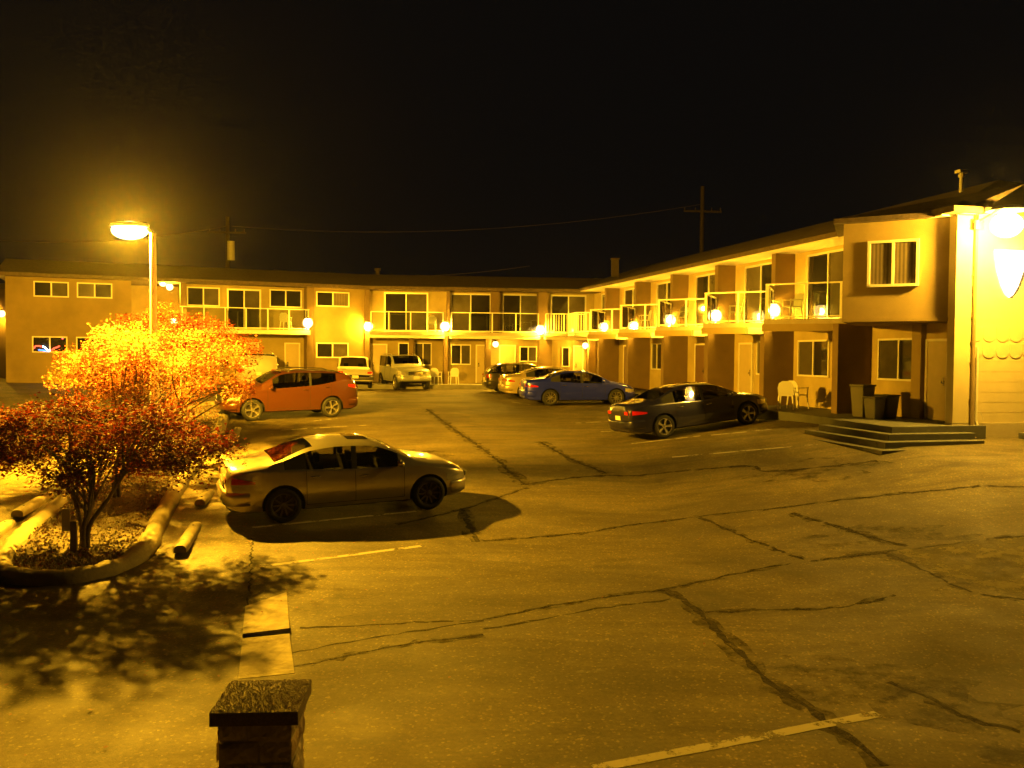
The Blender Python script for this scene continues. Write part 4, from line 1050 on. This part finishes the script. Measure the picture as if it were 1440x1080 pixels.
        # lamps
        zt_ = interp(S['belt'], .25)
        def patch(nm, x_a, x_b, zlo, zhi, m_, off=.006, nn=6):
            q = MB(); vs = []
            for i in range(nn + 1):
                x = x_a + (x_b - x_a) * i / nn; t = i / nn
                for k2 in range(4):
                    z = zlo(t) + (zhi(t) - zlo(t)) * k2 / 3; vs.append((x, sg * (side_y(x, z) + off), z))
            fs = [(i * 4 + k2, i * 4 + k2 + 1, (i + 1) * 4 + k2 + 1, (i + 1) * 4 + k2) for i in range(nn) for k2 in range(3)]
            q.add(vs, fs); q.build(nm, m_, car, smooth=True)
        bt0 = interp(S['belt'], .12)
        if kind == 'sedan': patch('tail_light', .03, .50, lambda t: bt0 - .17 + .0 * t, lambda t: bt0 - .03 - .09 * t, M_RED)
        elif kind == 'suv': patch('tail_light', .03, .42, lambda t: bt0 - .17 + .10 * t, lambda t: bt0 - .02 + .03 * t, M_RED)
        elif kind in ('offroad', 'van'): patch('tail_light', .02, .16, lambda t: bt0 - .22, lambda t: bt0 + .0, M_RED)
        else: patch('tail_light', .02, .22, lambda t: bt0 - .22, lambda t: bt0 - .04, M_RED)
        bf = interp(S['belt'], L - .3)
        patch('headlight', L - .50, L - .05, lambda t: bf - .20 + .0 * t, lambda t: bf - .05 - .05 * t, M_LENS)
        # end lens wraps on the flat end faces
        tl = MB(); zc = bt0 - .11; tl.box((-.004, sg * (interp(S['half'], 0) - .12), zc), (.02, .22, .10 if kind != 'van' else .2)); tl.build('tail_lens', M_RED, car, bevel=.008)
        hl = MB(); hl.box((L + .002, sg * (interp(S['half'], L) - .10), bf - .14), (.03, .24, .11)); hl.build('front_lens', M_LENS, car, bevel=.01)
        make_wheel(car, S['fa'], sg * (W / 2 - .115), S['r'], -sg, spokes, rimcol or M_ALLOY, S['r'] * .70)
        make_wheel(car, S['ra'], sg * (W / 2 - .115), S['r'], -sg, spokes, rimcol or M_ALLOY, S['r'] * .70)
    
    # bumpers, grille, plate, lower trim
    hb = interp(S['half'], .0); zl = S['sill'] + .18
    def bumper(nm, front, zc, m_):
        hf_ = lambda e: interp(S['half'], L - e if front else e)
        path = [(.40, hf_(.40) + .004), (.28, hf_(.28) + .010), (.16, hf_(.16) + .016), (.07, hf_(.07) + .014), (.01, hf_(.02) + .0), (-.035, hf_(0) - .10), (-.06, hf_(0) * .6), (-.07, 0)]
        path = path + [(a, -b) for a, b in reversed(path[:-1])]; P2 = smooth_path([Vector((a, b, 0)) for a, b in path], 3)
        prof = [(-.04, -.135), (-.004, -.13), (.010, -.06), (.018, 0.02), (.012, .07), (-.008, .115), (-.05, .12)]
        q = MB(); vs = []; nP = len(P2)
        for i, p in enumerate(P2):
            a = P2[max(0, i - 1)]; b = P2[min(nP - 1, i + 1)]; t = (b - a).normalized(); nn = Vector((t.y, -t.x, 0)) * -1
            if nn.dot(p - Vector((1.0, 0, 0))) < 0: nn = -nn
            for o_, z_ in prof: w_ = p + nn * o_; vs.append(((L - w_.x) if front else w_.x, w_.y, zc + z_))
        kp = len(prof); q.add(vs, [(i * kp + j, i * kp + j + 1, (i + 1) * kp + j + 1, (i + 1) * kp + j) for i in range(nP - 1) for j in range(kp - 1)])
        q.build(nm, m_, car, smooth=True)
    bumper('rear_bumper', False, zl + .12, paint if kind not in ('offroad', 'pickup') else M_CHROME)
    hf = interp(S['half'], L)
    bumper('front_bumper', True, zl + .06, paint)
    gr = MB(); bf = interp(S['belt'], L - .3)
    for i in range(4): gr.box((L + .008, 0, bf - .20 + i * .035), (.03, hf * 1.0, .014))
    gr.build('grille', M_CHROME, car); gb_ = MB().box((L + .001, 0, bf - .15), (.02, hf * 1.05, .18)); gb_.build('grille_backing', M_BLACK, car)
    pz = interp(S['belt'], 0) - .14 if kind not in ('offroad', 'pickup') else zl + .14
    pb = MB().box((-.012 if kind not in ('offroad', 'pickup') else -.10, 0, pz), (.012, .32, .16)); pb.build('licence_plate', M_PLATE, car, bevel=.004)
    if plate_front: pb = MB().box((L + .10, 0, zl + .10), (.012, .32, .16)); pb.build('licence_plate', mat('front_plate', (.75, .70, .55), .4), car, bevel=.004)
    if kind in ('suv', 'offroad', 'van'):
        for sg in (-1, 1):
            rr_ = MB(); y = S['rw'] * .93; pts = [(r0 + .15 + (r1 - r0 - .3) * i / 8, sg * y, top_z(r0 + .15 + (r1 - r0 - .3) * i / 8, y) + (.05 if 0 < i < 8 else 0)) for i in range(9)]; rr_.tube(pts, .018, 8); rr_.build('roof_rail', M_METAL if kind != 'suv' else M_DARKM, car, smooth=True)
    if kind == 'sedan':
        sr = MB(); xx0, xx1 = r0 + .72, r0 + 1.14; ys_ = .36
        for i in range(4):
            xa, xb = xx0 + (xx1 - xx0) * i / 4, xx0 + (xx1 - xx0) * (i + 1) / 4
            for j in range(4):
                ya, yb = -ys_ + 2 * ys_ * j / 4, -ys_ + 2 * ys_ * (j + 1) / 4
                sr.add([(x, y, top_z(x, abs(y)) + .006) for x, y in ((xa, ya), (xb, ya), (xb, yb), (xa, yb))], [(0, 1, 2, 3)])
        sr.build('sunroof', M_PANE, car, smooth=True)
    return car, S
def place(car, S, A, B, rev=False):
    """A = ground pixel of the near rear wheel, B = near front wheel"""
    pa = ground(*A); WB = S['fa'] - S['ra']; best = None
    for i in range(0, 3600):
        th = 2 * math.pi * i / 3600; x, y = pa.x + WB * math.cos(th), pa.y + WB * math.sin(th)
        q = proj((x, y, gz(x, y))); e = (q[0] - B[0]) ** 2 + .6 * (q[1] - B[1]) ** 2
        if best is None or e < best[0]: best = (e, th, x, y)
    _, th, x, y = best; d = Vector((math.cos(th), math.sin(th))); lft = Vector((-d.y, d.x))
    side = -1 if lft.y > 0 else 1      # near side is the right side when the left side points away
    if lft.y > 0: near = -1
    else: near = 1
    org = pa.xy - d * S['ra'] - lft * near * (S['W'] / 2 - .02)
    seat(car, S, org, th)
    print('car', car.name, [round(v, 2) for v in org], round(math.degrees(th), 1), best[0])
    return org, th
def seat(car, S, org, th):
    d = Vector((math.cos(th), math.sin(th))); lft = Vector((-d.y, d.x)); L = S['L']
    z = {}
    for nm, x in (('r', S['ra']), ('f', S['fa'])):
        for sg in (-1, 1): p = org + d * x + lft * sg * (S['W'] / 2 - .1); z[nm, sg] = gz(p.x, p.y)
    zr = (z['r', 1] + z['r', -1]) / 2; zf = (z['f', 1] + z['f', -1]) / 2
    pitch = -math.atan((zf - zr) / (S['fa'] - S['ra'])); roll = math.atan((z['r', 1] + z['f', 1] - z['r', -1] - z['f', -1]) / 2 / (S['W'] - .2))
    zo = zr - (zf - zr) / (S['fa'] - S['ra']) * S['ra']
    car.rotation_mode = 'XYZ'; car.rotation_euler = (roll, pitch, th); car.location = (org.x, org.y, zo)

def paint(name, col, rough=.3, metal=.4, coat=1.0): return mat(name, col, rough, metal, var=.03, coat=coat, spec=.5, croughness=.04)
P_CH = paint('champagne_paint', (.56, .53, .42), .28, .8)
P_NV = paint('dark_navy_paint', (.014, .014, .06), .3, .3)
P_BL = paint('blue_paint', (.010, .018, .6), .35, .2)
P_GO = paint('gold_paint', (.50, .40, .22), .32, .5)
P_DK = paint('dark_hatch_paint', (.035, .03, .028), .3, .4)
P_OR = paint('copper_paint', (.085, .026, .006), .32, .35)
P_SI = paint('silver_paint', (.45, .46, .40), .35, .6)
P_WH = paint('white_paint', (.40, .38, .28), .4, .1)

c1, S1 = make_car('sedan', P_CH, 'champagne saloon in the foreground, its boot glaring under the street lamp', spokes=10, rimcol=M_ALLOYD)
place(c1, S1, (400, 736), (606, 712))
c2, S2 = make_car('sedan', P_NV, 'dark navy saloon parked nearest the right wing, bright star wheels and square rear plate', spokes=5)
place(c2, S2, (937, 617), (1055, 607))
c3, S3 = make_car('sedan', P_BL, 'blue saloon with a pale rear hubcap in the row by the right wing', spokes=10)
o3, t3 = place(c3, S3, (774, 571), (868, 565.5))
c4, S4 = make_car('sedan', P_GO, 'gold saloon parked between the blue one and the dark hatchback', spokes=5)
d3 = Vector((math.cos(t3), math.sin(t3))); n3 = Vector((-d3.y, d3.x))
g_ = ground(708, 560.5); seat(c4, S4, Vector((g_.x, g_.y)) + n3 * .75, t3)
c5, S5 = make_car('hatch', P_DK, 'dark hatchback, farthest of the row parked by the right wing', spokes=5)
g_ = ground(684, 553.5); seat(c5, S5, Vector((g_.x, g_.y)) + n3 * .75, t3)
c6, S6 = make_car('suv', P_OR, 'glossy orange crossover parked nose to the maple trees', spokes=5, cladding=M_BLACK)
place(c6, S6, (467, 587), (356, 590.5))
c7, S7 = make_car('offroad', P_SI, 'silver off-roader facing the camera before the far wing', 'suv', spokes=5, plate_front=True, cladding=M_DARKM)
g_ = ground(585, 549.5); th = R(-66); seat(c7, S7, g_.xy - Vector((math.cos(th), math.sin(th))) * S7['L'], th)
c8, S8 = make_car('pickup', P_WH, 'pale pickup seen from behind just right of the orange crossover', 'pickup', spokes=5)
g_ = ground(499, 549); seat(c8, S8, g_.xy, R(103))
c9, S9 = make_car('van', P_WH, 'pale van seen from behind, half hidden by the maple and orange crossover', 'van', spokes=5)
g_ = ground(362, 551); seat(c9, S9, g_.xy, R(108))

# ------------------------------------------------------------------ maples
def leafmat(name, col, col2):
    mt, nt = newmat(name); L = nt.links
    out = N(nt, 'ShaderNodeOutputMaterial'); b = N(nt, 'ShaderNodeBsdfPrincipled', Roughness=.75); b.inputs['Specular IOR Level'].default_value = .15; tr = N(nt, 'ShaderNodeBsdfTranslucent'); mx = N(nt, 'ShaderNodeMixShader'); mx.inputs[0].default_value = .35
    tc = N(nt, 'ShaderNodeTexCoord'); no = N(nt, 'ShaderNodeTexNoise', Scale=9.0, Detail=3); L.new(tc.outputs['Object'], no.inputs['Vector'])
    cr = N(nt, 'ShaderNodeMapRange'); cr.inputs[1].default_value = .35; cr.inputs[2].default_value = .65; L.new(no.outputs[0], cr.inputs[0])
    m_ = N(nt, 'ShaderNodeMix', data_type='RGBA'); m_.inputs[6].default_value = (*col, 1); m_.inputs[7].default_value = (*col2, 1); L.new(cr.outputs[0], m_.inputs[0])
    L.new(m_.outputs[2], b.inputs['Base Color']); L.new(m_.outputs[2], tr.inputs[0]); L.new(b.outputs[0], mx.inputs[1]); L.new(tr.outputs[0], mx.inputs[2]); L.new(mx.outputs[0], out.inputs[0])
    return mt
LEAF_R = [leafmat('red_maple_leaf', (.22, .026, .010), (.13, .016, .008)), leafmat('rusty_maple_leaf', (.30, .07, .015), (.20, .04, .012)), leafmat('dark_maple_leaf', (.10, .014, .008), (.06, .010, .007))]  # reds darkened in colour for the shade on the front crown
LEAF_LIT = [leafmat('lamplit_gold_leaf', (.42, .17, .045), (.32, .09, .022)), leafmat('lamplit_pale_leaf', (.50, .32, .13), (.36, .17, .05)), leafmat('orange_maple_leaf', (.30, .07, .018), (.2, .04, .012))]  # yellow and pale leaf colours stand for lamplight on the middle crown
def maple(base, c, rad, hz, nclump, nleaf, label, trunks=4, seed=1, weights=(5, 3, 2), lsize=.027, LEAF=None):
    rnd = random.Random(seed)
    o = empty('maple_tree', base, 0, label, 'tree', 'japanese maples in the gravel bed')
    B = Vector(base); C = Vector(c) - B
    clumps = []
    while len(clumps) < nclump:
        x, y, z = (rnd.uniform(-1, 1) for _ in range(3)); r2 = math.sqrt(x * x + y * y + z * z)
        if r2 > 1 or z < -.62 or r2 < .35 and rnd.random() < .6: continue
        if z < 0 and math.hypot(x, y) < .35: continue
        p = C + Vector((x * rad[0] * (1 + .16 * math.sin(5 * math.atan2(y, x) + seed)), y * rad[1], z * hz + .10 * math.sin(7 * x + seed)))
        s_ = rnd.uniform(.20, .40) * (rad[0] / 2)
        clumps.append((p, s_, rnd.random()))
    mb = MB()
    for p, s_, t in clumps:
        mi0 = rnd.choices((0, 1, 2), weights)[0]
        for _ in range(int(nleaf * (s_ / .3) ** 1.2)):
            a = rnd.uniform(0, 6.28); rr_ = s_ * math.sqrt(rnd.random()); q = p + Vector((rr_ * math.cos(a), rr_ * math.sin(a), rnd.gauss(0, .30) * s_ - .35 * rr_ * rr_ / s_))
            nrm = Vector((rnd.gauss(0, .55), rnd.gauss(0, .55), 1)).normalized(); u = nrm.orthogonal().normalized(); u = Matrix.Rotation(rnd.uniform(0, 6.28), 3, nrm) @ u; v = nrm.cross(u)
            L_ = lsize * rnd.choice((.6, .8, 1, 1.2, 1.7))
            # pointed three-lobed leaf
            P = [q - u * L_ * .6, q - u * L_ * .05 + v * L_ * .9 , q + u * L_ * .25 + v * L_ * .22, q + u * L_ * 1.0, q + u * L_ * .25 - v * L_ * .22, q - u * L_ * .05 - v * L_ * .9]
            mb.add(P, [(0, 1, 2, 3, 4, 5)], mi0 if rnd.random() < .75 else rnd.randrange(3))
    mb.build('crown', LEAF, o, fix=False)
    # trunks and limbs
    tm = MB(); cl = [k for k in clumps]
    for i in range(trunks):
        a = 2 * math.pi * i / trunks + rnd.uniform(-.4, .4)
        p0 = Vector((.05 * math.cos(a), .05 * math.sin(a), -.05)); k_ = C + Vector((math.cos(a) * rad[0] * .35, math.sin(a) * rad[1] * .35, -hz * .25))
        mid = p0.lerp(k_, .5) + Vector((rnd.uniform(-.08, .08), rnd.uniform(-.08, .08), .12)); low = Vector((p0.x * 1.6, p0.y * 1.6, C.z * .25))
        pts = smooth_path([p0, low, mid, k_], 4); tm.tube(pts, [.048 * (1 - .6 * j / (len(pts) - 1)) for j in range(len(pts))], 8)
        near = sorted(cl, key=lambda q: (q[0] - k_).length + rnd.uniform(0, .6))[:max(5, nclump // trunks // 3)]
        for q in near:
            s_ = pts[rnd.randrange(5, len(pts))]; m2 = s_.lerp(q[0], .5) + Vector((rnd.uniform(-.1, .1), rnd.uniform(-.1, .1), .08))
            pp = smooth_path([s_, m2, q[0]], 3); tm.tube(pp, [.020 * (1 - .7 * j / (len(pp) - 1)) + .003 for j in range(len(pp))], 5)
    tm.build('trunk', M_BARK, o, smooth=True)
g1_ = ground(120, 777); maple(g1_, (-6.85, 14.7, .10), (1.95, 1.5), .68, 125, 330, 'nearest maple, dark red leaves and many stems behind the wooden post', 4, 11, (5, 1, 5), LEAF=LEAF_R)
g2_ = ground(166, 706); maple(g2_, (-7.85, 19.8, 1.15), (2.15, 1.4), 1.0, 115, 240, 'middle maple with leaves lit yellow directly under the street lamp', 3, 5, (4, 4, 2), LEAF=LEAF_LIT)
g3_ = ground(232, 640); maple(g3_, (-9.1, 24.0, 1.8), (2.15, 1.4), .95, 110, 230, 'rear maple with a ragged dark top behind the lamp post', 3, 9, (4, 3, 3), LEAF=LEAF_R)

# ------------------------------------------------------------------ thin volume added for halos round the lamps
mt, nt_ = newmat('halo_air'); o_ = N(nt_, 'ShaderNodeOutputMaterial'); pv = N(nt_, 'ShaderNodeVolumePrincipled'); nt_.links.new(pv.outputs[0], o_.inputs['Volume'])
pv.inputs['Color'].default_value = (.9, .9, .9, 1); pv.inputs['Density'].default_value = .00008; pv.inputs['Anisotropy'].default_value = .92
hz = MB().box((0, 40, 5), (120, 110, 14)); hz.v = [(x, y, -3.2 if z < 0 else 16) for x, y, z in hz.v]; ho = hz.build('halo_haze', mt); tag(ho, kind='stuff')
# ------------------------------------------------------------------ world
w = bpy.data.worlds.new('World'); scene.world = w; w.use_nodes = True
nt = w.node_tree; nt.nodes.clear()
out = N(nt, 'ShaderNodeOutputWorld'); bg = N(nt, 'ShaderNodeBackground'); nt.links.new(bg.outputs[0], out.inputs[0])
bg.inputs[0].default_value = (.85, .72, .62, 1); bg.inputs[1].default_value = .00045
scene.view_settings.view_transform = 'Standard'; scene.view_settings.look = 'None'; scene.view_settings.exposure = 3.0; scene.view_settings.gamma = 1
scene.cycles.use_denoising = True; scene.cycles.max_bounces = 6; scene.cycles.diffuse_bounces = 3; scene.cycles.glossy_bounces = 3; scene.cycles.transmission_bounces = 4; scene.cycles.transparent_max_bounces = 10
scene.cycles.sample_clamp_indirect = 6; scene.cycles.use_light_tree = True
